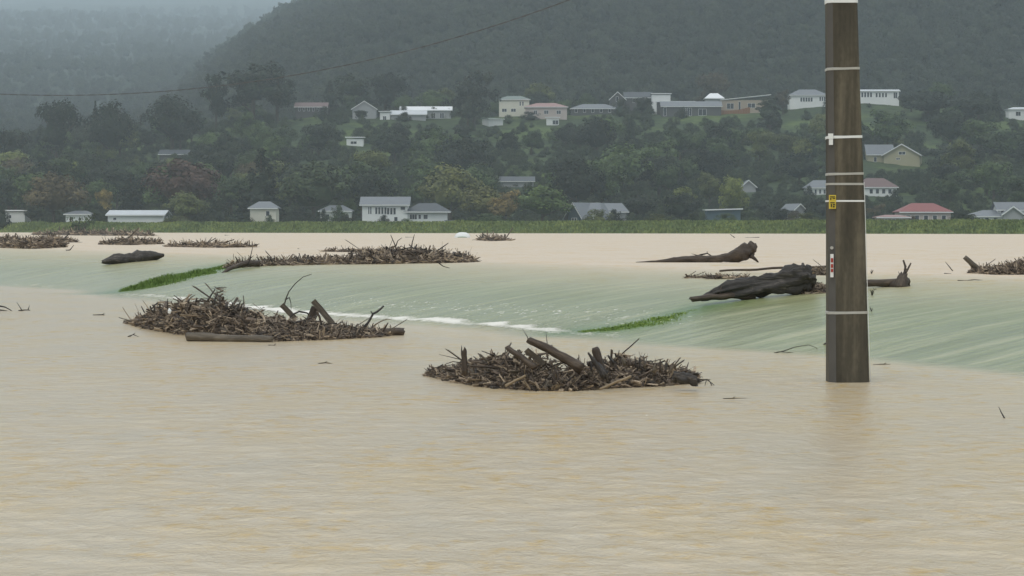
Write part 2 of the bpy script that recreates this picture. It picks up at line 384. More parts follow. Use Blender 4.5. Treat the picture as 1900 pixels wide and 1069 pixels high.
# ---- terrain: far bank, flat, hillside, forested hill, misty valley side
def build_terrain():
    pxs = np.concatenate([np.linspace(-1500, -150, 28), np.linspace(-100, 2000, 240), np.linspace(2050, 3400, 28)])
    ts = np.concatenate([np.linspace(-8, 30, 26), np.linspace(38, 150, 16)])
    yfar = np.concatenate([np.linspace(640, 1160, 90), np.linspace(1175, 2600, 90), np.geomspace(2650, 9200, 44)])
    V = []; rows = []; kinds = []
    for j in range(len(ts) + len(yfar)):
        r = []
        for px in pxs:
            yb = bank_y(px)
            if j < len(ts):
                tt = ts[j]; y = yb + tt if tt <= 30 else yb + 30 + (tt - 30) / 120 * (636 - yb - 30) if yb < 600 else yb + tt * (636 - yb) / 150 if 636 > yb + 5 else yb + tt * .1
            else: y = yfar[j - len(ts)] + (max(0, yb - 620) if yfar[j - len(ts)] < 1000 else max(0, yb - 620) * (9200 - yfar[j - len(ts)]) / 8200)
            x = (px - 950) / FPX * y
            z = terrain_h(x, y)
            if yb - 1 < y < yb + 10: z += .22 * fbm(x, y, .5) + .12 * fbm(x, y, 1.7)
            elif 640 < y < 1100: z += .5 * fbm(x, y, .12)
            r.append(len(V)); V.append((x, y, z))
            kinds.append(1.0 if y < yb + 14 else .55 if y < 640 else .35 if y < 1100 else 0.0)
        rows.append(r)
    F = [(rows[j][i], rows[j][i + 1], rows[j + 1][i + 1], rows[j + 1][i]) for j in range(len(rows) - 1) for i in range(len(pxs) - 1)]
    me = bpy.data.meshes.new('terrain'); me.from_pydata(V, [], F)
    me.polygons.foreach_set('use_smooth', [True] * len(F))
    a = me.attributes.new('ground', 'FLOAT', 'POINT'); a.data.foreach_set('value', kinds)
    ob = bpy.data.objects.new('terrain', me); col.objects.link(ob); ob['kind'] = 'structure'
    m, t, b = mat('ground', (.05, .07, .03), .9, .1)
    at_ = t.nodes.new('ShaderNodeAttribute'); at_.attribute_name = 'ground'
    n = noise_n(t, texco(t), .35, 6, .6); n2 = noise_n(t, texco(t), .03, 4, .6)
    wild = ramp(t, [(.3, (.022, .034, .018)), (.6, (.045, .068, .030)), (.85, (.075, .085, .04))], n)
    lawn = ramp(t, [(.3, (.055, .085, .025)), (.55, (.095, .135, .042)), (.8, (.15, .16, .065))], n)
    lf = ramp(t, [(.47, (0, 0, 0)), (.6, (1, 1, 1))], n2)
    mixa = mixc(t, math_n(t, 'MULTIPLY', lf, .85), wild, lawn)
    fa = ramp(t, [(.2, (0, 0, 0)), (.35, (1, 1, 1))], at_.outputs['Fac'])
    c = mixc(t, fa, (.028, .040, .024), mixa)
    fb = ramp(t, [(.6, (0, 0, 0)), (.95, (1, 1, 1))], at_.outputs['Fac'])
    t.links.new(mixc(t, fb, c, lawn), b.inputs['Base Color'])
    me.materials.append(m)
    # silt floor under the flood, and the land all round
    g = MB(); g.add([(-4500, -650, -2.2), (4500, -650, -2.2), (4500, 9400, -2.2), (-4500, 9400, -2.2)], [(0, 1, 2, 3)])
    plain('silt', (.2, .16, .1), .9, .2); tag(g.build('river_bed', 'silt'), kind='structure')
build_terrain()

# ---- geometry helpers for grass
def grass_patch(name, label, pts, hgt, wid, colr, parent=None):
    mb = MB()
    for (p, h) in pts:
        a = random.uniform(0, 6.28); lean = random.uniform(.1, .7) * h; la = random.uniform(0, 6.28)
        dx, dy = math.cos(a) * wid / 2, math.sin(a) * wid / 2
        tip = (p[0] + math.cos(la) * lean, p[1] + math.sin(la) * lean, p[2] + h)
        midp = (p[0] + math.cos(la) * lean * .3, p[1] + math.sin(la) * lean * .3, p[2] + h * .6)
        mb.add([(p[0] - dx, p[1] - dy, p[2] - .03), (p[0] + dx, p[1] + dy, p[2] - .03), (midp[0] + dx * .7, midp[1] + dy * .7, midp[2]),
                (midp[0] - dx * .7, midp[1] - dy * .7, midp[2]), tip], [(0, 1, 2, 3), (3, 2, 4)])
    o = mb.build(name, 'grass', parent); o.color = (*colr, 1)
    tag(o, label, 'grass', kind='stuff'); return o

# far bank grass
def bank_grass():
    pts = []
    for _ in range(26000):
        px = random.uniform(-150, 2050); yb = bank_y(px); y = yb + random.uniform(-.3, 9) 
        x = (px - 950) / FPX * y; k = fbm(x, y, .09)
        pts.append(((x, y, terrain_h(x, y) - .02), random.uniform(.18, .5) * (1 + .9 * max(0, k))))
    grass_patch('bank_grass', 'rough green grass growing along the far flood bank', pts, 1, .34, (.15, .195, .06))
bank_grass()

# drowned grass showing on the slope below the debris
def slope_grass(path, name, label, wid, n, hmax):
    pts = []
    P = [on_water(*q) for q in path]
    for _ in range(n):
        u = random.random() * (len(P) - 1); i = int(u); f = u - i
        taper = .35 + .65 * math.sin(math.pi * min(1, max(0.02, u / (len(P) - 1))) ** .8)
        p = P[i].lerp(P[i + 1], f)
        g = max(-2.4, min(2.4, random.gauss(0, .75)))
        if random.random() < .25 * abs(g) or random.random() < .9 * abs(mnoise.noise(Vector((p.x * 1.7, p.y * 1.7, g)))) * 2: continue
        x = p.x + NY * -g * wid * taper + random.gauss(0, .04); y = p.y + NX * g * wid * taper * .9
        pts.append(((x, y, water_s(x, y) - .02), random.uniform(.35, 1) * hmax * taper * max(.15, 1 - .45 * abs(g)) * (.55 + .9 * abs(mnoise.noise(Vector((p.x * 2.3, p.y * 1.1, 5)))))))
    grass_patch(name, label, pts, 1, .026, (.145, .225, .052))
slope_grass(GRASS_A, 'slope_grass',
            'bright green grass strip breaking through the spill near the left crest debris', 1.15, 15000, .26)
slope_grass(GRASS_B, 'slope_grass',
            'thin bright green grass strip running down the slope below the big black log', .45, 10000, .09)

# ================================================================== UTILITY POLE AND CABLE
def concrete():
    m, t, b = mat('pole_concrete', (.09, .075, .055), .75, .3)
    n1 = noise_n(t, texco(t, (7, 7, .55)), 1.0, 6, .6); n2 = noise_n(t, texco(t, (30, 30, 12)), 1.0, 4)
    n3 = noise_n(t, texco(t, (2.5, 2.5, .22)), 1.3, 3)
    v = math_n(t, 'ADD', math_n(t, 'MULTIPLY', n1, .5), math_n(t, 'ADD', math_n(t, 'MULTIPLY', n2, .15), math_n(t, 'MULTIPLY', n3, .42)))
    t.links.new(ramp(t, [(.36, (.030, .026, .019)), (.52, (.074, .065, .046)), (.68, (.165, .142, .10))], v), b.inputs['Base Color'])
    bump(t, b, n2, .35, .006); M['pole_concrete'] = m
concrete()
plain('pole_side', (.095, .09, .082), .75, .3, .3, 4)
plain('band_metal', (.42, .41, .37), .5, .5, .2, 6)
plain('white_paint', (.75, .76, .74), .55, .3, .06, 2)
plain('tag_yellow', (.62, .47, .06), .55, .3, .12, 30)
plain('tag_red', (.35, .045, .03), .6, .3, .3, 30)
plain('black_paint', (.02, .02, .02), .6, .3, .2, 5)
plain('cable_grey', (.10, .105, .11), .5, .4, .3, 3)
def pole():
    pb = on_water(1577, 711); D = pb.y; k = D / FPX
    root = empty('utility_pole', (pb.x, pb.y, pb.z - .9), 'tall brown stained concrete utility pole standing in the flood water at right', 'pole')
    rows = [(760, 1539, 1616.5), (711, 1539.5, 1614.5), (580, 1539, 1610), (373, 1538, 1604), (254, 1537, 1599), (126, 1535.5, 1594), (5, 1534.5, 1590), (-800, 1526, 1562)]
    def sect(row):
        r = [q[0] for q in rows][::-1]
        return lerp_tab(row, r, [q[1] for q in rows][::-1]), lerp_tab(row, r, [q[2] for q in rows][::-1])
    def ring(row, grow=0.0):
        a, b_ = sect(row); z = at(1570, row, D).z
        xa, xb = (a - 950) * k - grow, (b_ - 950) * k + grow; wd = xb - xa
        c = .075 * wd / .42 * .95                       # chamfer on the left edge, smaller on the right
        dp = wd * .8
        y0 = D - grow; e = .022
        return [Vector(p) for p in ((xa + c, y0 - .0, z), (xb - e, y0, z), (xb, y0 + e, z), (xb, y0 + dp + 2 * grow - e, z), (xb - e, y0 + dp + 2 * grow, z),
                (xa + e, y0 + dp + 2 * grow, z), (xa, y0 + dp + 2 * grow - e, z), (xa, y0 + .055, z))]
    rs = [900, 760, 711, 640, 580, 470, 373, 300, 254, 190, 126, 60, 5, -200, -500, -800]
    mb = MB(); side = MB(); R_ = [ring(r) for r in rs]
    for i in range(len(R_) - 1):
        for q in range(8):
            t = side if q == 7 else mb
            t.add([R_[i][q], R_[i][(q + 1) % 8], R_[i + 1][(q + 1) % 8], R_[i + 1][q]], [(0, 1, 2, 3)])
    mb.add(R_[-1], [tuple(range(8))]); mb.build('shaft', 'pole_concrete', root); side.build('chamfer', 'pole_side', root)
    def band(row, hpx, mname, slant=0):
        g = MB(); lo, hi = ring(row + hpx / 2, .005), ring(row - hpx / 2, .005)
        for r_ in (lo, hi):
            for v in r_: v.z += slant * (v.x - (1575 - 950) * k)
        ii, jj = ring(row + hpx / 2, -.002), ring(row - hpx / 2, -.002)
        for q in range(8):
            q2 = (q + 1) % 8
            g.add([lo[q], lo[q2], hi[q2], hi[q]], [(0, 1, 2, 3)])
            g.add([hi[q], hi[q2], jj[q2], jj[q]], [(0, 1, 2, 3)]); g.add([ii[q], ii[q2], lo[q2], lo[q]], [(0, 1, 2, 3)])
        return g.build('band', mname, root)
    band(127, 4.2, 'band_metal', .035); band(254, 4.5, 'white_paint', .03); band(322.5, 4, 'band_metal', .03); band(341.5, 4, 'band_metal', .0)
    band(373, 3.2, 'white_paint'); band(580.5, 4.6, 'band_metal', .02)
    w_ = band(-2, 14, 'white_paint'); w_['label'] = 'broad white wrap high on the pole'
    def plate(name, x0, x1, r0, r1, mname, off=.006, parent=root):
        g = MB(); p0, p1 = at(x0, r1, D + .012), at(x1, r0, D + .012)
        g.box((p0.x, D - off - .012, p0.z), (p1.x, D - off + .022, p1.z))
        bm_ = g.build(name, mname, parent); return bm_
    t1 = plate('tag', 1536.5, 1545.5, 248, 258, 'white_paint'); plate('tag', 1538, 1545, 258.5, 269, 'white_paint')
    t2 = plate('asset_tag', 1538, 1550.5, 362, 387.5, 'tag_yellow'); t2['label'] = 'yellow plate with worn dark lettering'
    for (a, b_, c, d) in ((1539.5, 1549, 364.5, 366), (1540, 1542, 367.5, 371), (1544.5, 1549, 367.5, 369), (1540, 1548.5, 375.5, 377), (1541, 1543, 378.5, 384.5), (1545, 1549, 379, 381), (1545, 1548, 382.5, 385)):
        g = MB(); p0, p1 = at(a, d, D), at(b_, c, D); g.box((p0.x, D - .024, p0.z), (p1.x, D - .0165, p1.z)); g.build('marking', 'black_paint', t2, org=root.location)
    t3 = plate('sticker', 1540.5, 1546, 471.5, 514.5, 'white_paint'); t3['label'] = 'narrow red and white strip sticker'
    for (c, d) in ((479, 487), (490, 497), (499, 505)):
        g = MB(); p0, p1 = at(1541.2, d, D), at(1545.5, c, D); g.box((p0.x, D - .024, p0.z), (p1.x, D - .0165, p1.z)); g.build('marking', 'tag_red', t3, org=root.location)
    g = MB(); c0 = at(1543.5, 460, D); g.tube([c0 + Vector((0, -.012, 0)), c0 + Vector((0, .03, 0))], [.016, .016], 12); g.build('bolt', 'band_metal', root)
    # thin pale earth wire down the right edge
    pts = []
    for r in (338, 345, 373, 420, 500, 580, 650, 720):
        xb = sect(r)[1]; p = at(xb + 1.0, r, D); pts.append((p.x + .002, D + .03, p.z))
    g = MB(); g.tube(pts, [.004] * len(pts), 6); g.build('earth_wire', 'white_paint', root, smooth=True)
    # cable from the pole, sagging away to the left
    zt = []
    N = 90
    for i in range(N + 1):
        px = 1566 - (1566 + 1100) * i / N
        row = 177 - 1.98e-4 * (px - 110) ** 2
        y = D + .2 + (60 - D) * (1566 - px) / 1566
        zt.append(at(px, row, y))
    c = MB()
    for ph in (0, math.pi):
        pts = []
        rr_ = .006
        fine = []
        for i in range(len(zt) - 1):
            for q in range(5): fine.append(zt[i].lerp(zt[i + 1], q / 5))
        for i, p in enumerate(fine):
            a = ph + i * .9
            pts.append(p + Vector((0, math.cos(a), math.sin(a))) * rr_)
        c.tube(pts, [.0055] * len(pts), 5)
    o = c.build('overhead_cable', 'cable_grey', None, org=zt[0], smooth=True)
    tag(o, 'thin twisted overhead cable sagging across the misty hill at upper left', 'cable')
pole()

# ================================================================== DRIFTWOOD
def log_mesh(L_, r0, r1, bend=0, rough=.2, seed=0, sides=10, rings=12, jag=.6, flat=1, knots=0, swell=None, groove=0):
    mb = MB(); rr = random.Random(seed + 5); pts = []; rad = []
    for i in range(rings):
        f = i / (rings - 1)
        pts.append((f * L_, bend * L_ * math.sin(math.pi * f) * .5 + .04 * L_ * mnoise.noise(Vector((f * 2.3, seed, 1))),
                    bend * L_ * math.sin(math.pi * f) + .03 * L_ * mnoise.noise(Vector((f * 2.9, seed, 4)))))
        q = r0 + (r1 - r0) * f
        if swell: q *= lerp_tab(f, [a for a, b in swell], [b for a, b in swell])
        rad.append(q)
    mb.tube(pts, rad, sides, rough, seed, flat, jag, groove)
    for k in range(knots):
        f = rr.uniform(.2, .9); i = int(f * (rings - 1)); p = Vector(pts[i]); a = rr.uniform(0, 6.28)
        d = Vector((rr.uniform(.2, .8), math.cos(a), math.sin(a))).normalized(); l_ = rad[i] * rr.uniform(1.4, 3.5)
        mb.tube([p, p + d * l_ * .6, p + d * l_ + Vector((0, 0, .1 * l_))], [rad[i] * .4, rad[i] * .28, rad[i] * .14], 6, .2, seed + k, 1, .4)
    return mb
def orient(o, a, b, roll=0):
    d = (b - a); q = d.to_track_quat('X', 'Z'); o.rotation_mode = 'QUATERNION'
    o.rotation_quaternion = q @ Matrix.Rotation(roll, 3, 'X').to_quaternion(); o.location = a
def log_between(name, a, b, r0, r1, m, label=None, cat=None, parent=None, group=None, **kw):
    mb = log_mesh((b - a).length, r0, r1, **kw); me = bpy.data.meshes.new(name)
    me.from_pydata(mb.v, [], mb.f); me.materials.append(M[m])
    me.polygons.foreach_set('use_smooth', [len(p.vertices) == 4 for p in me.polygons])
    o = bpy.data.objects.new(name, me); col.objects.link(o)
    orient(o, a, b)
    if parent is not None: o.parent = parent; o.location = a - parent.location
    return tag(o, label, cat, group)
def pxlog(name, A, B, y, wpx0, wpx1, m, label=None, cat=None, parent=None, dyb=0, **kw):
    k = y / FPX / 2
    return log_between(name, at(*A, y), at(*B, y + dyb), wpx0 * k, wpx1 * k, m, label, cat, parent, **kw)
def branch(name, pix, y, wpx, m, label=None, cat=None, parent=None, tip=.35, side=(), sides=6):
    k = y / FPX / 2; mb = MB()
    def poly(pp, w0):
        P = [at(q[0], q[1], y + (q[2] if len(q) > 2 else .03 * i)) for i, q in enumerate(pp)]
        S = []
        for i in range(len(P) - 1):
            for f in (0, .34, .67): S.append(P[i].lerp(P[i + 1], f) + Vector((0, 0, k * w0 * .35 * mnoise.noise(Vector((i + f * 2, pp[0][0] * .1, 2))))))
        S.append(P[-1]); n = len(S)
        mb.tube(S, [max(.0022, k * w0 * (1 + (tip - 1) * i / (n - 1))) for i in range(n)], sides, .18, int(pp[0][0]))
    poly(pix, wpx)
    for sp, sw in side: poly(sp, sw)
    org = at(pix[0][0], pix[0][1], y)
    o = mb.build(name, m, parent, None if parent is not None else org, smooth=True)
    return tag(o, label, cat)

def snag(name, pix, y, m, parent=None, sides=18, rough=.2, groove=.3, seed=1, label=None, cat=None, step=5):
    k = y / FPX / 2; P = [at(q[0], q[1], y + (q[3] if len(q) > 3 else 0)) for q in pix]; S = []; W = []
    for i in range(len(P) - 1):
        for j in range(step):
            f = j / step; S.append(P[i].lerp(P[i + 1], f)); W.append((pix[i][2] + (pix[i + 1][2] - pix[i][2]) * f) * k)
    S.append(P[-1]); W.append(pix[-1][2] * k)
    S = [S[0]] + [(S[i - 1] + S[i] * 2 + S[i + 1]) / 4 for i in range(1, len(S) - 1)] + [S[-1]]
    mb = MB(); mb.tube(S, W, sides, rough, seed, 1, .4, groove)
    o = mb.build(name, m, parent, None if parent is not None else at(pix[len(pix) // 2][0], pix[len(pix) // 2][1], y), smooth=False)
    for p in o.data.polygons: p.use_smooth = len(p.vertices) == 4
    return tag(o, label, cat)
STICKS = []
def stick_protos():
    for i in range(7):
        mb = log_mesh(1, .045, .03, bend=random.uniform(-.12, .12), rough=.3, seed=40 + i, sides=6, rings=5, jag=1.2, flat=random.uniform(.5, 1))
        me = bpy.data.meshes.new('stick'); me.from_pydata(mb.v, [], mb.f)
        me.materials.append(M[['wood_brown', 'wood_brown', 'wood_grey', 'tangle', 'wood_pale', 'wood_black', 'wood_brown'][i]]); STICKS.append(me)
stick_protos()
def heap(name, label, prof, front, depth, nsm, nst, cat='driftwood', size=1.0, spike=.25, leafy=.5, long_=2, thick=.42, litter='litter', tang='tangle', group=None, stick_sel=(0, 1, 2, 3, 3, 4, 5, 6), sub=.03):
    """prof: (px, top row) skyline; front: (px, row) water line in front; depth in metres."""
    fx, fr_ = zip(*front); tx, tr = zip(*prof)
    x0, x1 = max(fx[0], tx[0]), min(fx[-1], tx[-1])
    mid = (x0 + x1) / 2; pm = on_water(mid, lerp_tab(mid, fx, fr_))
    root = empty(name, pm, label, cat, group)
    gx = [x0 + (x1 - x0) * i / 40 for i in range(41)]; gy = [on_water(q, lerp_tab(q, fx, fr_)).y for q in gx]
    def surf(px, v):                                  # v 0 front .. 1 back
        f = at(px, 500, lerp_tab(px, gx, gy)); ed = min(1, min(px - x0, x1 - px) / (.12 * (x1 - x0)) + .15)
        yy = f.y + depth * v * ed
        top = at(px, lerp_tab(px, tx, tr), f.y + depth * .55).z
        x = (px - 950) / FPX * yy; zw = water_s(x, yy)
        lump = 1 + .42 * mnoise.noise(Vector((px * .055, v * 2, x0))) + .25 * mnoise.noise(Vector((px * .17, v * 4, x1)))
        h = max(.01, top - zw) * lump * (min(1, (v / .55)) ** .7 if v < .55 else 1 - (v - .55) / .45 * .8)
        return Vector((x, yy, zw)), h
    NX_, NV = 40, 9; mb = MB(); vs = []
    for i in range(NX_ + 1):
        for j in range(NV + 1):
            p, h = surf(x0 + (x1 - x0) * i / NX_, j / NV)
            e = 0 if i in (0, NX_) or j in (0, NV) else 1
            vs.append((p.x, p.y, p.z - .06 + e * h * (.72 + .35 * mnoise.noise(p * (9 / max(depth, .5)) + Vector((0, 0, i))))))
    mb.add(vs, [(i * (NV + 1) + j, (i + 1) * (NV + 1) + j, (i + 1) * (NV + 1) + j + 1, i * (NV + 1) + j + 1) for i in range(NX_) for j in range(NV)])
    tag(mb.build('packed_litter', litter, root), kind='stuff')
    tg = MB(); wpx = (x1 - x0)
    for q in range(nsm):
        px = random.uniform(x0, x1); v = random.random() ** 1.25; p, h = surf(px, v)
        c = p + Vector((0, 0, h * random.uniform(.55, 1.0)))
        r_ = size * random.choice((.002, .003, .004, .006, .008, .010, .013, .018)) * random.uniform(.8, 1.3); l_ = size * (random.uniform(.10, .34) if r_ < size * .0042 else random.uniform(.07, .30))
        d = Vector((random.gauss(0, 1), random.gauss(0, .8), random.gauss(0, .35) + (random.uniform(.3, 1.6) if random.random() < spike * .5 else 0))).normalized()
        n_ = d.cross(Vector((random.gauss(0, 1), random.gauss(0, 1), random.gauss(0, 1)))).normalized(); b_ = d.cross(n_)
        a0, a1 = c - d * l_ * .5, c + d * l_ * .5; mdl = c + n_ * l_ * random.uniform(-.12, .12); t2 = random.uniform(.15, .8); fl = random.uniform(.3, 1)
        V_ = []
        for pp, rr in ((a0, r_ * .9), (mdl, r_), (a1, r_ * t2)):
            V_ += [pp + n_ * rr, pp + b_ * rr * fl, pp - n_ * rr, pp - b_ * rr * fl]
        tg.add(V_, [(i * 4 + k, i * 4 + (k + 1) % 4, i * 4 + 4 + (k + 1) % 4, i * 4 + 4 + k) for i in range(2) for k in range(4)] + [(3, 2, 1, 0), (8, 9, 10, 11)])
    for q in range(int(nsm * leafy)):
        px = random.uniform(x0, x1); p, h = surf(px, random.random() ** 1.25)
        c = p + Vector((0, 0, h * random.uniform(.6, 1.02)))
        u = Vector((random.gauss(0, 1), random.gauss(0, 1), random.gauss(0, .6))).normalized(); v = u.orthogonal().normalized(); w_ = u.cross(v); a = random.uniform(0, 6.28)
        v = v * math.cos(a) + w_ * math.sin(a); l_ = size * random.uniform(.01, .035); b_ = l_ * random.uniform(.3, .8)
        tg.add([c - u * l_ - v * b_ * .5, c + v * b_ * .2 - u * l_ * .2 + Vector((0, 0, l_ * .3)), c + u * l_ * random.uniform(.5, 1) + v * b_, c - v * b_], [(0, 1, 2, 3)])
    tag(tg.build('tangle', tang, root), kind='stuff')
    for q in range(nst):
        px = random.uniform(x0 + wpx * .03, x1 - wpx * .03); v = random.random() ** 1.5 * .9; p, h = surf(px, v)
        c = p + Vector((0, 0, h * random.uniform(.45, .95)))
        l_ = size * random.choice((.15, .2, .28, .36, .5)) * random.uniform(.8, 1.2) * min(1, .35 + h / (.3 * size))
        d = Vector((random.gauss(0, 1), random.gauss(0, .7), random.gauss(0, .25) + (random.uniform(.2, 1.5) if random.random() < spike * 1.3 else 0))).normalized()
        o = bpy.data.objects.new('stick', STICKS[random.choice(stick_sel)]); col.objects.link(o); o.parent = root
        o.rotation_mode = 'QUATERNION'; o.rotation_quaternion = d.to_track_quat('X', 'Z') @ Matrix.Rotation(random.uniform(0, 6.28), 3, 'X').to_quaternion()
        t = random.choice((.22, .3, .4, .55, .75, 1.1)) * size; o.scale = (l_, t * thick, t * thick * random.uniform(.5, 1)); o.location = c - d * l_ * .45 - root.location
    for q in range(long_):
        px = random.uniform(x0, x1); p, h = surf(px, random.random()); l_ = size * random.uniform(.45, 1.0)
        d = Vector((random.choice((-1, 1)) * random.uniform(.3, 1), random.gauss(0, .5), random.gauss(.1, .35))).normalized(); c = p + Vector((0, 0, h * random.uniform(.5, 1)))
        o = bpy.data.objects.new('stick', STICKS[random.choice((0, 2, 4, 2, 6))]); col.objects.link(o); o.parent = root; t = size * random.uniform(.12, .4)
        o.rotation_mode = 'QUATERNION'; o.rotation_quaternion = d.to_track_quat('X', 'Z'); o.scale = (l_, t, t); o.location = c - d * l_ * .5 - root.location
    return root, pm.y

# ---- near left heap
hA, yA = heap('driftwood_heap', 'large brown heap of sticks and bark floating left of centre', 
     [(240, 602), (262, 586), (290, 567), (330, 557), (380, 550), (410, 550), (440, 557), (470, 571), (500, 584), (540, 592), (580, 596), (620, 604), (690, 612), (735, 614)],
     [(240, 600), (280, 612), (340, 622), (420, 629), (500, 634), (600, 631), (700, 626), (735, 621)], 1.5, 6500, 120, size=1.0, spike=.3, leafy=.5, thick=.75, long_=40)
yF = on_water(480, 634).y - .05
log_between('log', at(348, 625, on_water(420, 633).y), at(505, 631, on_water(480, 635).y), .062, .05, 'wood_grey', 'pale bare log lying along the front of the left driftwood heap', 'log', rough=.14, seed=3, rings=16, jag=.3)
log_between('log', at(672, 617, on_water(690, 624).y), at(748, 616, on_water(745, 622).y), .055, .06, 'wood_brown', 'short dark log at the right tip of the left driftwood heap', 'log', rough=.25, seed=4, knots=1)
def plank(label, A, B, y, wpx, thick, m, dyb=.0, parent=None, name='plank'):
    a, b = at(*A, y), at(*B, y + dyb); k = y / FPX; L_ = (b - a).length; h = wpx * k / 2
    mb = MB(); vs = []
    n = 7
    for i in range(n):
        f = i / (n - 1); e = (random.uniform(-.04, .04) if i in (0, n - 1) else 0)
        for (yy, zz) in ((-thick, -h), (thick, -h), (thick, h), (-thick, h)):
            vs.append(((f + e) * L_ + random.uniform(-.012, .012), yy + .012 * math.sin(f * 3), zz * (1 + random.uniform(-.06, .06))))
    fs = [(i * 4 + k_, i * 4 + (k_ + 1) % 4, i * 4 + 4 + (k_ + 1) % 4, i * 4 + 4 + k_) for i in range(n - 1) for k_ in range(4)] + [(3, 2, 1, 0), tuple((n - 1) * 4 + k_ for k_ in range(4))]
    mb.add(vs, fs); o = mb.build(name, m)
    orient(o, a, b)
    if parent is not None: o.parent = parent; o.location = a - parent.location
    return tag(o, label, 'plank' if label else None)
yB = on_water(590, 622).y
plank('weathered grey plank leaning up from the left heap like an upturned V', (581, 558), (617, 601), yB, 11, .02, 'wood_grey')
plank('dark broad board leaning under the grey plank on the left heap', (586, 571), (572, 606), yB + .12, 17, .02, 'wood_brown')
plank('short pale plank tilted on the left heap beside the arching twig', (523, 566), (548, 592), yB, 10, .015, 'wood_grey')
branch('branch', [(526, 572), (530, 556), (536, 541), (547, 527), (562, 514), (578, 509)], yB, 3.0, 'twig', 'long thin twig arching high above the left driftwood heap', 'branch', side=[([(530, 556), (537, 552), (540, 563), (540, 575)], 2.4)])
branch('branch', [(669, 613), (683, 599), (692, 583), (703, 576), (712, 568)], yB, 5.5, 'wood_black', 'dark crooked branch rising from the right end of the left heap', 'branch', tip=.7, side=[([(692, 583), (688, 578)], 3)])
branch('branch', [(685, 612), (697, 602), (708, 596), (718, 592), (727, 592)], yB, 3.5, 'wood_pale', 'thin pale curved twig beside the crooked branch, left heap', 'branch')
branch('branch', [(533, 600), (542, 584), (555, 578), (570, 581), (578, 588)], yB - .1, 4, 'wood_black', 'dark hoop of root on the left driftwood heap', 'branch', tip=.7)
for i, (x, r, x2, r2, w_) in enumerate(((384, 560, 399, 537, 4.5), (395, 566, 404, 543, 5), (408, 568, 408, 551, 5), (420, 572, 421, 562, 7), (434, 572, 430, 560, 4), (440, 574, 446, 560, 5), (446, 572, 452, 561, 3), (458, 580, 459, 570, 5), (311, 575, 311, 554, 3), (287, 578, 287, 565, 3.5), (296, 572, 297, 563, 5), (349, 562, 353, 552, 4), (364, 560, 365, 553, 4), (268, 580, 262, 568, 3))):
    pxlog('upright_stick', (x, r), (x2, r2), yA + .75, w_, w_ * .5, 'wood_black' if i < 8 else 'twig', parent=hA, seed=60 + i, sides=5, rings=4, jag=1)
g = MB(); p = at(314, 577, yA + .45); g.tube([p + Vector((0, 0, -.035)), p + Vector((.01, 0, 0)), p + Vector((0, 0, .04))], [.022, .03, .008], 7, .4, 3); g.build('pale_scrap', 'white_paint', hA)
branch('branch', [(240, 601), (252, 599), (262, 600), (275, 597)], on_water(255, 601).y, 3, 'twig', 'small dark twig on the water at the left tip of the left heap', 'branch', side=[([(252, 599), (256, 590), (257, 578)], 1.8)])

# ---- near centre heap
hB, yC = heap('driftwood_heap', 'dark tangled heap of broken timber floating in the centre foreground',
     [(800, 692), (830, 688), (862, 676), (880, 668), (905, 662), (940, 660), (975, 664), (1010, 670), (1050, 682), (1090, 680), (1110, 674), (1150, 664), (1165, 662), (1200, 668), (1230, 676), (1260, 684), (1288, 692)],
     [(800, 697), (850, 710), (900, 719), (980, 725), (1060, 726), (1130, 721), (1200, 718), (1260, 714), (1288, 708)], .95, 5200, 190, size=.85, spike=.5, thick=1.0, long_=34, stick_sel=(0, 1, 2, 2, 3, 4, 4, 6, 2, 5))
y0 = yC + .28
pxlog('log', (981, 631), (1078, 684), y0, 13, 22, 'wood_brown', 'thick dark log slanting up out of the centre driftwood heap', 'log', rough=.14, seed=8, dyb=-.08, bend=.03, rings=16, knots=1)
pxlog('log', (941, 644), (992, 682), y0 - .1, 10, 13, 'wood_brown', 'cut dark pole tilted on the left half of the centre heap', 'log', rough=.08, seed=9, dyb=-.1)
pxlog('stump', (862, 692), (861, 648), y0 - .2, 12, 11, 'wood_brown', 'upright broken post at the left of the centre heap', 'stump', rough=.15, seed=10, jag=1.3, sides=9)
pxlog('log', (1117, 690), (1104, 645), y0 - .1, 16, 15, 'wood_brown', 'round ended post standing in the right half of the centre heap', 'log', rough=.1, seed=11, jag=.2, swell=[(0, 1), (.9, 1), (1, .7)])
pxlog('log', (1122, 696), (1091, 655), y0 - .22, 17, 4, 'wood_black', 'dark pointed splinter of timber before the round ended post', 'log', rough=.2, seed=12)
pxlog('stick', (1113, 722), (1171, 698), yC - .06, 5, 5, 'wood_pale', 'long straight pale stick low on the right half of the centre heap', 'stick', dyb=.12, rough=.1, seed=13)
pxlog('stick', (938, 716), (975, 697), yC - .04, 5.5, 5, 'wood_pale', 'short pale split stick low at the front left of centre heap', 'stick', dyb=.1, rough=.1, seed=14)
pxlog('stick', (984, 723), (972, 706), yC - .05, 3, 3, 'wood_pale', 'thin straw coloured stick at the waterline of centre heap', 'stick', rough=.1, seed=15)
plank('broken pale board wedged in the centre heap behind the cut pole', (977, 650), (1010, 676), y0 + .12, 11, .012, 'wood_grey')
log_between('log', at(1250, 699, yC + .1), at(1291, 704, yC), .05, .058, 'wood_black', 'black chunky log end at the right tip of the centre heap', 'log', rough=.35, seed=17, groove=.4, sides=16)
branch('branch', [(1278, 689), (1284, 694), (1288, 702), (1290, 711)], yC + .1, 7, 'wood_grey', 'short curved grey stick at the right end of centre heap', 'branch', tip=.9)
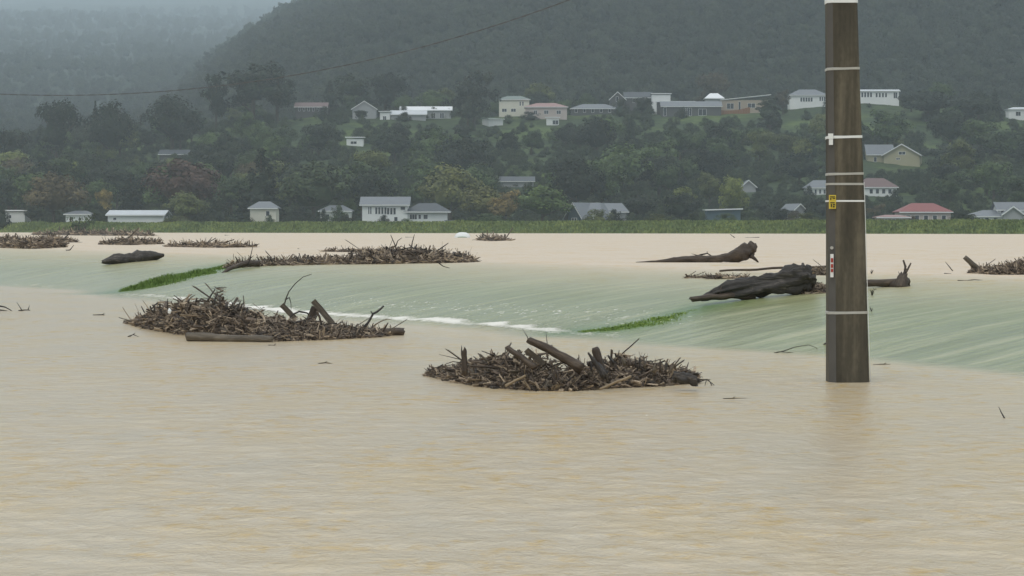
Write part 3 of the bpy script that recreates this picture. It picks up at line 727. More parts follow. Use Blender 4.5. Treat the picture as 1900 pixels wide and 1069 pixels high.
branch('branch', [(1286, 713), (1300, 708), (1311, 704), (1322, 712), (1337, 727)], on_water(1310, 716).y, 2.8, 'twig', 'bare drooping twig trailing off the right of the centre heap', 'branch', side=[([(1318, 709), (1322, 720), (1318, 727)], 2), ([(1311, 704), (1308, 715), (1309, 726)], 1.4), ([(1326, 716), (1326, 728)], 1.6)])
branch('branch', [(862, 674), (840, 671), (826, 676)], y0 - .2, 2.6, 'twig', 'fine bare twig sticking left from the broken post', 'branch', side=[([(858, 668), (838, 663), (815, 658)], 2)])
branch('branch', [(981, 633), (978, 624), (969, 610)], y0, 2.2, 'twig', 'thin twig on the tip of the thick slanting log', 'branch')
branch('branch', [(1017, 652), (1015, 635), (1013, 616)], y0 + .1, 2.2, 'twig', 'thin vertical twig behind the thick slanting log', 'branch', side=[([(1016, 640), (1008, 637), (1004, 641)], 1.6)])
for i, (x, r, x2, r2, w_) in enumerate(((1074, 682, 1074, 658, 2.5), (1140, 676, 1128, 660, 6), (1160, 676, 1154, 664, 9), (1170, 680, 1165, 665, 12), (1187, 684, 1187, 663, 5), (1197, 684, 1194, 664, 4), (1225, 690, 1225, 669, 5), (1235, 690, 1236, 673, 5), (1240, 692, 1262, 664, 5), (1145, 668, 1149, 650, 2.5), (1180, 682, 1178, 662, 4), (905, 670, 887, 656, 4.5), (1021, 655, 1024, 641, 5), (1098, 690, 1096, 672, 5), (1212, 690, 1216, 676, 7))):
    pxlog('upright_stick', (x, r), (x2, r2), yC + .45, w_, w_ * .55, ('wood_brown', 'wood_black', 'wood_grey')[i % 3], parent=hB, seed=160 + i, sides=6, rings=4, jag=1)
heap('twig_raft', 'flat raft of fine twigs trailing left of the centre heap', [(793, 690), (815, 681), (840, 686), (868, 690)], [(793, 699), (830, 704), (868, 708)], .5, 420, 10, size=.6, spike=.15, cat='driftwood', tang='tangle')

# ---- debris along the crest
hC, yD = heap('driftwood_heap', 'long low drift of branches caught along the crest, left of centre',
     [(425, 492), (450, 488), (500, 488), (560, 486), (610, 481), (650, 478), (690, 468), (720, 462), (745, 460), (780, 464), (820, 467), (850, 472), (878, 483)],
     [(425, 498), (500, 493), (600, 491), (700, 490), (780, 489), (840, 488), (878, 486)], 2.2, 3600, 60, size=1.9, spike=.25, long_=9)
heap('twig_raft', 'thin pale line of twigs behind the crest drift', [(600, 465), (650, 464), (720, 461), (745, 462)], [(600, 467), (650, 468), (745, 468)], 1.2, 500, 8, size=1.6, spike=.1)
yy = on_water(440, 503).y
pxlog('log', (413, 508), (478, 489), yy, 5, 12, 'wood_brown', 'crooked dark log at the left end of the crest drift', 'log', rough=.3, seed=21, bend=.06, knots=2, dyb=1.2)
branch('branch', [(460, 492), (464, 480), (469, 458)], yy + .8, 3.2, 'twig', 'thin upright branch on the crooked log at the crest', 'branch', side=[([(464, 480), (471, 474)], 2)])
yy = yD + .9
branch('branch', [(738, 470), (733, 455), (725, 436)], yy, 3.4, 'twig', 'forked upright branch on the crest drift', 'branch', side=[([(734, 458), (738, 447), (746, 441)], 2.4), ([(733, 466), (728, 456)], 2)])
branch('branch', [(762, 468), (765, 450), (769, 435)], yy, 3.2, 'twig', 'single thin upright branch right of the forked one on crest drift', 'branch')
branch('branch', [(800, 472), (815, 463), (832, 451)], yy - .3, 4, 'wood_black', 'dark branch slanting up at the right of the crest drift', 'branch')
branch('branch', [(650, 480), (653, 472), (652, 466), (657, 463)], yD + .3, 5, 'wood_brown', 'short crooked snag on the middle of the crest drift', 'branch', tip=.7)
branch('branch', [(812, 486), (822, 494), (836, 498)], on_water(825, 498).y, 2.6, 'twig', 'small twig dipping below the right end of crest drift', 'branch')

# ---- black trunk on the upper water, left
yb_ = on_water(245, 487).y
pxlog('log', (189, 486), (303, 474), yb_, 11, 11, 'wood_black', 'glossy black tree trunk lying on the left crest', 'log', rough=.22, seed=24, rings=26, dyb=.6, sides=22, groove=.35, swell=[(0, .5), (.12, 1.35), (.3, 1.8), (.5, 2.1), (.6, 3.0), (.68, 2.1), (.85, 1.5), (1, .6)], flat=.95)

# ---- far rafts on the upper water
rafts = [
 ('dark raft of branches at the left edge of the upper water', [(-20, 447), (40, 447), (85, 445), (105, 441), (118, 450)], [(-20, 459), (60, 462), (118, 459)], 1600),
 ('brown branch raft just behind the dark left edge raft', [(-20, 445), (10, 442), (30, 446), (60, 445), (85, 441), (110, 442), (140, 449)], [(-20, 449), (60, 450), (140, 450)], 1300),
 ('narrow raft of sticks behind the black trunk', [(192, 451), (235, 444), (260, 445), (297, 451)], [(192, 454), (240, 455), (297, 453)], 1200),
 ('long thin raft of sticks right of the black trunk', [(312, 456), (370, 453), (395, 449), (430, 454), (470, 457)], [(312, 458), (400, 460), (470, 459)], 1000),
 ('far raft with a green shrub near the left bank', [(65, 434), (120, 432), (170, 431), (210, 432), (240, 433), (280, 436)], [(65, 436), (150, 437), (280, 438)], 1500),
 ('raft of broken sticks at the right edge of the upper water', [(1806, 503), (1830, 500), (1850, 494), (1880, 486), (1925, 482)], [(1806, 507), (1850, 510), (1925, 510)], 2400),
 ('dark floating clump beside the white dome', [(890, 444), (903, 439), (915, 441), (938, 445)], [(890, 446), (910, 447.5), (938, 446.5)], 500),
]
for lab, pr, fr_, n in rafts:
    yy = on_water((fr_[0][0] + fr_[-1][0]) / 2, fr_[1][1]).y
    heap('driftwood_raft', lab, pr, fr_, max(1.0, yy * .014), n, 12 if n > 600 else 5, size=max(1, yy / 46), spike=.22)
def far_branch(label, pix, w_, m='twig', side=(), base=None):
    q = base or pix[0]; branch('branch', pix, on_water(q[0], q[1]).y, w_, m, label, 'branch', side=side, sides=5)
far_branch('upright snag at the far left edge of the upper water', [(10, 448), (13, 440), (12, 434)], 4, side=[([(12, 441), (2, 443)], 3)])
far_branch('slanting snag on the brown left raft', [(100, 448), (118, 444), (128, 434)], 5)
far_branch('lone twig right of the left edge raft', [(122, 465), (130, 464), (137, 455)], 3)
far_branch('short stub standing on the raft behind the black trunk', [(232, 450), (236, 445), (239, 439)], 5)
far_branch('low slanting stick at the right end of the raft behind the trunk', [(278, 452), (288, 449), (297, 445)], 3)
far_branch('thin forked branch on the long thin raft', [(380, 456), (386, 449), (394, 440)], 3)
far_branch('small bent stick peak on the long thin raft', [(428, 458), (438, 451), (446, 457)], 3.5)
far_branch('far floating branch with an upturned tip below the bank, right of centre', [(1409, 441), (1385, 441.5), (1366, 443), (1355, 435)], 3)
far_branch('small stick pair on the far water before the grey wooden rafts', [(417, 437), (428, 437.5)], 2)
far_branch('twig floating left of the crest drift in upper water', [(552, 462), (562, 464), (575, 466), (600, 466)], 2.6)
far_branch('far thin stick floating beyond the upright branches', [(752, 440.5), (790, 441.5)], 1.8)

# ---- log with upturned root end
yy = on_water(1300, 487).y
eL = empty('driftwood_log', at(1290, 487, yy), 'long brown log with upturned root end on the upper water', 'log')
snag('trunk', [(1180, 487, 2), (1215, 485.5, 5), (1250, 483, 11), (1290, 481, 15), (1325, 481, 13), (1352, 478, 17), (1374, 472, 27), (1389, 464, 27), (1398, 458, 21), (1403, 456, 10)], yy, 'wood_brown', parent=eL, seed=31, rough=.3, groove=.35)
branch('root', [(1392, 474), (1400, 480), (1407, 487)], yy - .1, 9, 'wood_brown', parent=eL)
branch('root', [(1386, 462), (1384, 455), (1380, 452)], yy, 7, 'wood_brown', parent=eL)
branch('branch', [(1285, 478), (1300, 473), (1312, 470), (1322, 476)], yy, 4, 'twig', 'small twigs on the back of the long brown log', 'branch', side=[([(1312, 470), (1312, 466)], 2), ([(1295, 474), (1283, 471)], 2)])

# ---- big black log on the right crest
yg = on_water(1400, 556).y
snag('log', [(1300, 555, 7), (1318, 548, 16), (1338, 541, 24), (1365, 536, 31), (1400, 531, 36), (1440, 526, 38), (1475, 520, 42), (1496, 515, 43), (1507, 512, 34)], yg + .15, 'wood_black', seed=35, rough=.2, groove=.85, sides=40, label='massive charred black log perched on the right crest', cat='log')
pxlog('log', (1281, 556), (1400, 548), yg - .05, 9, 14, 'wood_brown', 'brown split branch under the charred black log', 'log', rough=.3, seed=36, dyb=.2, knots=1, bend=.02)
heap('driftwood_heap', 'brown root clump under the right end of the charred log', [(1480, 538), (1500, 524), (1515, 522), (1536, 534), (1560, 538)], [(1480, 546), (1520, 545), (1560, 541)], .8, 900, 18, size=.7, spike=.2)
pxlog('log', (1335, 503), (1545, 494), on_water(1440, 507).y, 4, 5, 'wood_brown', 'long thin pole floating behind the charred log', 'log', rough=.15, seed=37, rings=16)
heap('twig_raft', 'thin dark line of twigs behind the left of charred log', [(1272, 514), (1310, 513), (1332, 510), (1390, 512)], [(1272, 516), (1330, 518), (1390, 517)], .5, 420, 6, size=.8, spike=.15)
heap('twig_raft', 'small brush clump between charred log and pole', [(1500, 501), (1520, 497), (1560, 499)], [(1500, 510), (1530, 511), (1560, 510)], .7, 500, 6, size=.8, spike=.15)
branch('branch', [(1488, 500), (1491, 494), (1489, 489)], yg + 1, 8, 'wood_brown', 'stubby knot on top of the charred black log', 'branch', tip=.6)

# ---- stump with antler fork just right of the pole
ys_ = on_water(1660, 532).y
eS = empty('uprooted_stump', at(1650, 532, ys_), 'dark log with antler shaped fork at its root end right of the pole', 'log')
pxlog('trunk', (1590, 526), (1685, 524), ys_, 13, 17, 'wood_brown', parent=eS, rough=.15, seed=41, rings=12, dyb=.1)
pxlog('root', (1672, 534), (1678, 507), ys_ - .05, 36, 12, 'wood_brown', parent=eS, rough=.35, seed=42, sides=12, rings=7)
branch('fork', [(1673, 516), (1679, 505), (1680, 494), (1676, 483)], ys_, 7, 'wood_brown', parent=eS, tip=.5, side=[([(1680, 507), (1685, 498), (1690, 488)], 5)])
branch('branch', [(1670, 522), (1670, 512), (1667, 504)], ys_, 2.2, 'twig', 'fine twig left of the antler branch', 'branch')
def shrub_bits(label, px, row, hpx, n, colr=(.05, .065, .03), y=None, wide=1.0):
    p = on_water(px, row) if y is None else at(px, row, y); k = p.y / FPX; root = empty('plant_sprig', p, label, 'plant')
    st = MB(); lf = MB()
    for i in range(n):
        a = random.uniform(0, 6.28); h = hpx * k * random.uniform(.5, 1); e = p + Vector((math.cos(a) * h * .5 * wide, math.sin(a) * h * .3, h))
        st.tube([p + Vector((0, 0, -.03)), p.lerp(e, .5) + Vector((0, 0, h * .1)), e], [.7 * k, .5 * k, .3 * k], 4)
        for j in range(9):
            f = random.uniform(.3, 1); c = p.lerp(e, f) + Vector((random.gauss(0, 1), random.gauss(0, 1), random.gauss(0, .6))) * h * .13
            u = Vector((random.gauss(0, 1), random.gauss(0, 1), random.gauss(0, 1))).normalized(); v = u.orthogonal().normalized(); s_ = h * random.uniform(.08, .16)
            lf.add([c - u * s_, c + v * s_ * .45, c + u * s_, c - v * s_ * .45], [(0, 1, 2, 3)])
    st.build('stem', 'twig', root); o = lf.build('leaves', 'foliage', root); o.color = (*colr, 1)
shrub_bits('small leafy sprig beside the pole below the log', 1618, 548, 14, 5, (.09, .09, .045))
shrub_bits('tiny leafy sprig by the pole edge lower on the slope', 1617, 578, 9, 4)
shrub_bits('tiny dark sprig floating right of the pole at upper level', 1617, 508, 9, 4, (.03, .03, .025))
shrub_bits('green shrub stranded on the far left raft under the bank', 150, 434, 34, 22, (.05, .075, .035), wide=1.6)

# ---- right edge raft
pxlog('log', (1822, 506), (1791, 478), on_water(1830, 507).y, 12, 9, 'wood_grey', 'pale log tilted up out of the right edge raft', 'log', rough=.2, seed=45, jag=.9)
far_branch('thin twig leaning left of the tilted pale log', [(1768, 503), (1760, 493), (1754, 486)], 2.4)
far_branch('thin crooked stick floating below the right edge raft', [(1777, 521), (1790, 521), (1808, 519), (1831, 521)], 2.6)
far_branch('small floating stick left of the right edge raft', [(1752, 508), (1765, 508)], 3)

# ---- small bits on the near water
far_branch('arching bare twig in the spill left of the pole', [(1436, 655), (1452, 652), (1475, 644), (1500, 640), (1514, 645), (1520, 652)], 2.0, side=[([(1450, 653), (1490, 655), (1512, 653)], 1.6)])
far_branch('lone thin stick standing in the water at far right foreground', [(1864, 777), (1858, 766), (1853, 755)], 3.2)
far_branch('dark stick at the pole left edge above the waterline', [(1529, 640), (1536, 634)], 5)
far_branch('bare twig at the left edge of the lower pool', [(-10, 566), (10, 570), (22, 577)], 4, side=[([(-8, 574), (14, 577)], 3.5)], base=(10, 577))
far_branch('small spiky twig right of the left edge twig', [(34, 577), (45, 575), (56, 576)], 3.5, side=[([(40, 575), (35, 567), (31, 561)], 2), ([(52, 575), (55, 566)], 2)])
for lab, pts_ in (('row of tiny twigs left of the left heap', [(172, 585), (190, 584), (212, 589)]), ('small dark leaf clump in front of left heap', [(237, 625), (247, 621), (258, 625)]),
                  ('tiny leaf clump floating between the two near heaps', [(590, 675), (603, 673), (619, 675)]), ('tiny stick floating between the heaps, upper right', [(714, 657), (718, 661), (721, 663)]),
                  ('tiny drift line right of the centre heap', [(1342, 740), (1360, 739), (1388, 739)]), ('tiny twig below the left heap', [(498, 641), (508, 641), (519, 642)]), ('flat stick in the spill left of the arching twig', [(1318, 645), (1340, 645), (1368, 644)]), ('flat stick in the spill right of the pole', [(1620, 677), (1640, 676), (1652, 676)])):
    far_branch(lab, pts_, 2.6, side=[([pts_[1], (pts_[1][0] + 4, pts_[1][1] - 3)], 2), ([(pts_[0][0] + 5, pts_[0][1]), (pts_[0][0] + 9, pts_[0][1] + 2)], 2)])

# ---- white dome on the far water
def dome():
    p = on_water(858, 441); k = p.y / FPX; root = empty('floating_dome', p, 'white dome shaped object half sunk in the far brown water', 'float')
    mb = MB(); n = 20; rx, rz, ry = 15 * k, 11 * k, 12 * k
    vs = []; 
    for j in range(7):
        ph = math.pi / 2 * j / 6
        for i in range(n):
            th = 2 * math.pi * i / n
            vs.append((p.x + rx * math.cos(th) * math.cos(ph) ** .7, p.y + ry * math.sin(th) * math.cos(ph) ** .7, p.z - .05 + rz * math.sin(ph)))
    mb.add(vs, [(j * n + i, j * n + (i + 1) % n, (j + 1) * n + (i + 1) % n, (j + 1) * n + i) for j in range(6) for i in range(n)])
    mb.build('shell', 'white_paint', root, smooth=True)
    plain('dome_panel', (.42, .5, .42), .6, .3, .1, 2)
    f = MB(); f.tube([p + Vector((-8.5 * k, -ry * .86, .02)), p + Vector((0, -ry * .95, .02)), p + Vector((8.5 * k, -ry * .86, .02))], [.12, .5 * rz, .12], 10, 0, 1, .4); f.build('panel', 'dome_panel', root, smooth=True)
dome()

# ================================================================== HOUSES
WALLS = {'white': (.72, .73, .70), 'cream': (.62, .60, .50), 'yellow': (.37, .345, .225), 'grey': (.33, .34, .34), 'tan': (.36, .30, .23), 'dark': (.09, .09, .09), 'pinkish': (.46, .40, .36), 'teal': (.07, .11, .13)}
ROOFS = {'grey': (.15, .165, .18), 'dark': (.055, .065, .075), 'pale': (.50, .53, .55), 'red': (.22, .06, .055), 'pink': (.29, .17, .155), 'blue': (.20, .26, .31), 'white': (.72, .74, .75), 'brown': (.13, .08, .075), 'green': (.14, .18, .16)}
for k_, v_ in WALLS.items(): plain('wall_' + k_, v_, .75, .2, .1, .5)
for k_, v_ in ROOFS.items(): plain('roof_' + k_, v_, .5, .35, .16, .6)
plain('glass', (.025, .032, .038), .12, .5, .3, .3); plain('trim', (.74, .75, .73), .6, .3, .08, 1)
CLEAR = []                                            # (px0, px1, row0, row1, distance): views kept open through the trees
def house_block(root, x0, x1, eave, base, ridge, D, roof='gable', depth=8, wall='white', rf='grey', wins=None, yaw=0, over=.5, dy=0, fascia=True, rise=2.5, door=None):
    k = D / FPX; W = (x1 - x0) * k; H = (base - eave) * k; RH = (eave - ridge) * k
    c = at((x0 + x1) / 2, base, D); c.y += dy
    rot = Matrix.Rotation(yaw, 3, 'Z')
    def T(p): return c + rot @ Vector(p)
    def part(name, prims, m, parent=root):
        mb = MB()
        for vs, fs in prims: mb.add([T(v) for v in vs], fs)
        return mb.build(name, m, parent, org=root.location)
    def bx(a, b):
        q = MB(); q.box(a, b); return q.v, q.f
    h2 = W / 2
    ws = [bx((-h2, 0, -rise), (h2, depth, H))]
    if roof == 'gable':                               # ridge runs along the front
        for sx in (-h2, h2):
            e = .004 if sx > 0 else -.004
            ws.append(([(sx, 0, H), (sx, depth, H), (sx, depth / 2, H + RH)], [(0, 1, 2)]))
    if roof == 'front':                               # gable end faces the camera
        for yy_ in (0, depth): ws.append(([(-h2, yy_, H), (h2, yy_, H), (0, yy_, H + RH)], [(0, 1, 2)]))
    part('wall', ws, 'wall_' + wall)
    t = .16; o = over; X = h2 + o; ya, yb = -o, depth + o; m2 = depth / 2; sl = o * RH / m2 if roof == 'gable' else 0
    if roof == 'gable':
        top = [(-X, ya, H - sl), (X, ya, H - sl), (X, m2, H + RH), (-X, m2, H + RH), (X, yb, H - sl), (-X, yb, H - sl)]
        fs = [(0, 1, 2, 3), (3, 2, 4, 5)]
    elif roof == 'front':
        sl = o * RH / h2
        top = [(-X, ya, H - sl), (0, ya, H + RH), (0, yb, H + RH), (-X, yb, H - sl), (X, ya, H - sl), (X, yb, H - sl)]
        fs = [(0, 1, 2, 3), (1, 4, 5, 2)]
    elif roof == 'hip':
        r = min(h2 * .55, m2)
        top = [(-X, ya, H), (X, ya, H), (X, yb, H), (-X, yb, H), (-h2 + r, m2, H + RH), (h2 - r, m2, H + RH)]
        fs = [(0, 1, 5, 4), (1, 2, 5), (2, 3, 4, 5), (3, 0, 4)]
    elif roof == 'shed':                              # single pitch rising away
        top = [(-X, ya, H), (X, ya, H), (X, yb, H + RH), (-X, yb, H + RH)]; fs = [(0, 1, 2, 3)]
    elif roof == 'shedx':                             # single pitch rising to the right
        top = [(-X, ya, H), (X, ya, H + RH), (X, yb, H + RH), (-X, yb, H)]; fs = [(0, 1, 2, 3)]
    else:                                             # flat
        top = [(-X, ya, H + RH), (X, ya, H + RH), (X, yb, H + RH), (-X, yb, H + RH)]; fs = [(0, 1, 2, 3)]
    n = len(top); vs = [(p[0], p[1], p[2] + t) for p in top] + [(p[0], p[1], p[2] + .003) for p in top]
    edges = {}
    for f in fs:
        for i in range(len(f)):
            e = (f[i], f[(i + 1) % len(f)]); 
            if (e[1], e[0]) in edges: edges.pop((e[1], e[0]))
            else: edges[e] = 1
    allf = list(fs) + [tuple(i + n for i in f[::-1]) for f in fs] + [(e[1], e[0], e[0] + n, e[1] + n) for e in edges]
    ro = part('roof', [(vs, allf)], 'roof_' + rf)
    if fascia and roof != 'front':
        z0 = (H - sl) if roof == 'gable' else H + (RH if roof == 'flat' else 0)
        if roof != 'shedx': part('fascia', [bx((-X, ya - .06, z0 - .12), (X, ya - .003, z0 + .10))], 'trim', ro)
        else: part('fascia', [([(-X, ya - .05, H - .1), (X, ya - .05, H + RH - .1), (X, ya - .05, H + RH + .15), (-X, ya - .05, H + .15)], [(0, 1, 2, 3)])], 'trim', ro)
    if roof == 'front':
        for s_ in (-1, 1):
            part('barge_board', [([(s_ * X, ya - .05, H - sl - .12), (0, ya - .05, H + RH - .12), (0, ya - .05, H + RH + .2), (s_ * X, ya - .05, H - sl + .2)], [(0, 1, 2, 3)])], 'trim', ro)
    if wins is None:
        nw = max(1, int(W / 3.6)); wins = [((i + .5) / nw - .11, (i + .5) / nw + .11, .35, .8) for i in range(nw)]
    for (a, b, lo, hi) in wins:
        xa, xb, za, zb = -h2 + a * W, -h2 + b * W, lo * H, hi * H
        wi = part('window', [bx((xa - .08, -.07, za - .08), (xb + .08, .05, za)), bx((xa - .08, -.07, zb), (xb + .08, .05, zb + .08)),
                             bx((xa - .08, -.068, za + .002), (xa, .05, zb - .002)), bx((xb, -.068, za + .002), (xb + .08, .05, zb - .002))] +
                  ([bx((xa + (xb - xa) * .5 - .04, -.066, za + .002), (xa + (xb - xa) * .5 + .04, .05, zb - .002))] if xb - xa > 1.1 else []), 'trim')
        part('pane', [bx((xa, -.03, za), (xb, .04, zb))], 'glass', wi)
    if door:
        a, b, hi = door; xa, xb = -h2 + a * W, -h2 + b * W
        part('door', [bx((xa, -.06, .05), (xb, .04, hi * H))], 'glass')
    return c
def house(label, blocks, row, D=None, px=None, clear=None, pad=3):
    x0 = min(b['x0'] for b in blocks); x1 = max(b['x1'] for b in blocks); rmin = min(b['ridge'] for b in blocks); rmax = max(b['base'] for b in blocks)
    cx = px or (x0 + x1) / 2
    if D is None: D = min(1000, on_terrain(cx, rmax, 640).y)
    root = empty('house', at(cx, rmax, D), label, 'house')
    for b in blocks: house_block(root, D=D + b.pop('dd', 0), **b)
    CLEAR.append(clear + (D,) if clear else (x0 - pad, x1 + pad, rmin - 3, rmax - 2, D))
    return root
def B(x0, x1, ridge, eave, base, **kw): return dict(x0=x0, x1=x1, ridge=ridge, eave=eave, base=base, **kw)
six = lambda a, n, w_, g, lo, hi: [(a + i * (w_ + g), a + i * (w_ + g) + w_, lo, hi) for i in range(n)]
house('white two part house with grey upper and dark lower roof behind the bank', [
    B(672, 756, 366, 379, 414, roof='gable', depth=9, wins=six(.135, 2, .025, .02, .48, .86) + six(.29, 4, .045, .022, .48, .83) + six(.55, 3, .05, .02, .46, .80) + [(.85, .95, .70, .86), (.71, .78, .10, .32)], rf='grey', over=.6),
    B(756, 829, 378, 393.5, 414, roof='hip', depth=8, dy=.6, wins=six(.06, 3, .05, .012, .35, .78) + [(.28, .34, .38, .75), (.41, .51, .38, .76)], rf='dark', over=.9),
    B(829, 841, 410, 411, 414, roof='flat', depth=3, wins=[], fascia=False)], 0, D=585, clear=(668, 842, 362, 411))
house('small cream cottage with grey hip roof, left of the two part house', [B(464, 512, 375, 387, 412, roof='hip', wall='cream', wins=[(.62, .75, .45, .8)], depth=8)], 0, D=600, clear=(462, 514, 373, 403))
house('long low pale roofed building among bushes at left', [B(200, 303, 391, 399, 412, roof='gable', rf='pale', wall='white', depth=12, wins=[(.1, .15, .3, .6)])], 0, D=620, clear=(203, 300, 389, 409))
house('small grey roofed house half hidden at far left', [B(122, 166, 392, 398, 412, roof='hip', rf='grey', wins=[])], 0, D=620, clear=(130, 163, 391, 403))
house('white low house peeking out at the left edge', [B(10, 46, 391, 394, 412, roof='flat', rf='white', wins=[(.2, .3, .4, .7)])], 0, D=625, clear=(14, 45, 390, 402))
house('white house glimpsed between shrubs left of the two part house', [B(594, 650, 382, 392, 412, roof='hip', rf='grey', wins=[(.2, .3, .3, .7), (.6, .7, .3, .7)])], 0, D=625, clear=(600, 612, 396, 408))
house('grey roofed house with white barge boards, right of the round tree', [B(1053, 1078, 377, 396, 414, roof='front', wall='teal', rf='grey', depth=14, wins=[(.3, .7, .1, .5)], yaw=-.5, over=.9), B(1082, 1112, 377, 393, 414, roof='gable', rf='grey', dy=3, wins=[])], 0, D=600, clear=(1050, 1104, 374, 410))
house('grey gabled house beside the barge board house', [B(1120, 1164, 378, 392, 412, roof='gable', rf='grey', wall='grey', wins=[], yaw=.35)], 0, D=625, clear=(1115, 1150, 377, 396))
house('low teal shed with white roof edge behind the bank', [B(1312, 1374, 388, 390, 414, roof='shedx', wall='teal', rf='pale', wins=[], depth=7)], 0, D=590, clear=(1308, 1376, 386, 400))
house('small gable roof with white edges in the bushes left of the pole', [B(1474, 1494, 379, 388, 412, roof='front', wall='grey', rf='grey', wins=[], yaw=.3)], 0, D=640, clear=(1472, 1495, 378, 391))
house('grey roofed house just left of the pole on the lower slope', [B(1498, 1550, 335, 349, 364, roof='hip', rf='grey', wall='white', depth=9, wins=six(.1, 4, .07, .09, .3, .8))], 0, clear=(1495, 1540, 334, 360))
house('brown red roofed house just right of the pole', [B(1592, 1664, 331, 348, 364, roof='hip', rf='brown', wall='white', depth=10, wins=six(.3, 4, .08, .08, .3, .8))], 0, clear=(1600, 1680, 331, 360))
house('yellow gabled house with arched window on the slope right of pole', [B(1640, 1706, 268, 287, 308, roof='front', wall='yellow', rf='dark', depth=11, wins=[(.42, .6, 1.0, 1.25), (.35, .45, .55, .7)], over=.7, yaw=-.22), B(1612, 1660, 268, 285, 306, roof='gable', wall='yellow', rf='grey', depth=8, dy=3, wins=[(.25, .35, .3, .7)])], 0, clear=(1612, 1712, 264, 312))
house('red roofed house behind the bank right of the pole', [B(1672, 1764, 378, 394, 414, roof='hip', rf='red', wall='pinkish', depth=10, wins=six(.1, 5, .08, .1, .2, .7)), B(1630, 1686, 400, 404, 414, roof='hip', rf='pink', wall='tan', dd=-18, depth=6, wins=six(.2, 3, .1, .15, .2, .7))], 0, D=585, clear=(1628, 1768, 376, 410))
house('grey roofed house with gabled dormer at the right edge', [B(1800, 1915, 391, 402, 414, roof='hip', rf='grey', wall='white', depth=10, wins=six(.1, 6, .06, .08, .3, .8)), B(1855, 1912, 376, 388, 400, roof='gable', rf='grey', wall='white', depth=6, dy=2, wins=[(.1, .22, .4, .85)], rise=.5), B(1860, 1896, 384, 397, 410, roof='front', rf='grey', wall='grey', depth=4, dy=-1, wins=[])], 0, D=580, clear=(1792, 1905, 374, 408))
# ---- along the ridge
house('dark roofed ridge house with white ribbed roof edge, leftmost on ridge', [B(548, 606, 190, 198, 214, roof='gable', rf='brown', wall='dark', depth=9, wins=six(.1, 6, .05, .1, .5, .9))], 0, clear=(545, 608, 186, 208))
house('dim grey gabled house left of the long white roofs', [B(654, 698, 188, 202, 222, roof='front', rf='grey', wall='grey', depth=10, wins=[(.4, .6, .4, .7)])], 0, clear=(655, 700, 187, 214))
house('low house with long bright white roofs left of the tall dark tree', [B(742, 836, 196, 203, 222, roof='gable', rf='white', wall='grey', depth=9, dy=6, wins=six(.1, 5, .08, .09, .2, .7)), B(726, 790, 205, 212, 226, roof='gable', rf='pale', wall='grey', depth=7, wins=[(.2, .3, .2, .7)]), B(705, 724, 207, 209, 226, roof='flat', rf='white', wall='white', depth=5, wins=[(.3, .6, .2, .6)])], 0, clear=(702, 840, 193, 224))
house('two storey cream house with pale green hip roof on the ridge', [B(926, 982, 178, 185, 210, roof='hip', rf='green', wall='cream', depth=9, wins=[(.68, .72, .55, .85), (.77, .81, .55, .85), (.1, .25, .1, .32), (.4, .55, .1, .32)])], 0, clear=(915, 986, 176, 207))
house('pinkish house with faded red roof right of the two storey house', [B(975, 1052, 191, 199, 224, roof='hip', rf='pink', wall='pinkish', depth=10, wins=[(.2, .28, .5, .75), (.45, .55, .5, .75), (.75, .85, .5, .75)])], 0, clear=(960, 1056, 188, 224))
house('small white garage below the faded red roof', [B(1014, 1037, 218, 220, 232, roof='flat', rf='white', wall='white', depth=5, wins=[(.5, .95, .1, .7)])], 0, clear=(1012, 1040, 215, 231))
house('low white sided shed at the foot of the tall dark tree', [B(905, 935, 219, 221, 234, roof='shed', rf='green', wall='white', depth=5, wins=[], yaw=.5)], 0, clear=(904, 950, 217, 234))
house('long low house with grey tiled hip roof mid ridge', [B(1060, 1146, 193, 202, 214, roof='hip', rf='grey', wall='dark', depth=9, wins=six(.08, 5, .05, .13, .45, .95))], 0, clear=(1056, 1150, 190, 211))
house('dark gabled house with pale barge boards behind the low grey house', [B(1132, 1160, 171, 184, 205, roof='front', rf='dark', wall='dark', depth=8, wins=[(.4, .55, .8, 1.2)]), B(1160, 1210, 170, 180, 205, roof='gable', rf='dark', wall='dark', depth=8, dy=2, wins=[(.3, .5, .6, .9)])], 0, D=1015, clear=(1128, 1208, 168, 190))
house('plain white box house on the ridge', [B(1210, 1244, 174, 176, 200, roof='flat', rf='grey', wall='white', depth=7, wins=[(.6, .7, .3, .5)])], 0, D=1010, clear=(1205, 1248, 172, 192))
house('open fronted house with white posts under a long grey roof', [B(1228, 1338, 188, 197, 216, roof='gable', rf='grey', wall='dark', depth=9, wins=[(.035, .075, .05, .85), (.34, .40, .05, .8), (.43, .5, .05, .8), (.62, .75, .1, .7)]), B(1222, 1290, 187, 188, 200, roof='flat', rf='white', wall='dark', depth=6, dy=7, wins=[])], 0, clear=(1224, 1342, 186, 214))
house('small white pyramid roof behind the long grey roofs', [B(1310, 1342, 173, 183, 204, roof='hip', rf='white', wall='grey', depth=8, wins=[])], 0, D=1020, clear=(1304, 1344, 171, 184))
house('tan house with blue grey sloping roof left of the columnar tree', [B(1338, 1428, 176, 186, 206, roof='shedx', rf='blue', wall='tan', depth=8, wins=[(.12, .26, .2, .7), (.36, .40, .0, .85), (.55, .7, .3, .7)])], 0, D=1000, clear=(1336, 1432, 173, 204))
house('bright white hip roofed house just left of the pole top', [B(1466, 1534, 166, 177, 198, roof='hip', rf='grey', wall='white', depth=9, wins=six(.28, 5, .05, .02, .45, .8) + six(.8, 3, .04, .02, .5, .85))], 0, clear=(1455, 1540, 163, 194))
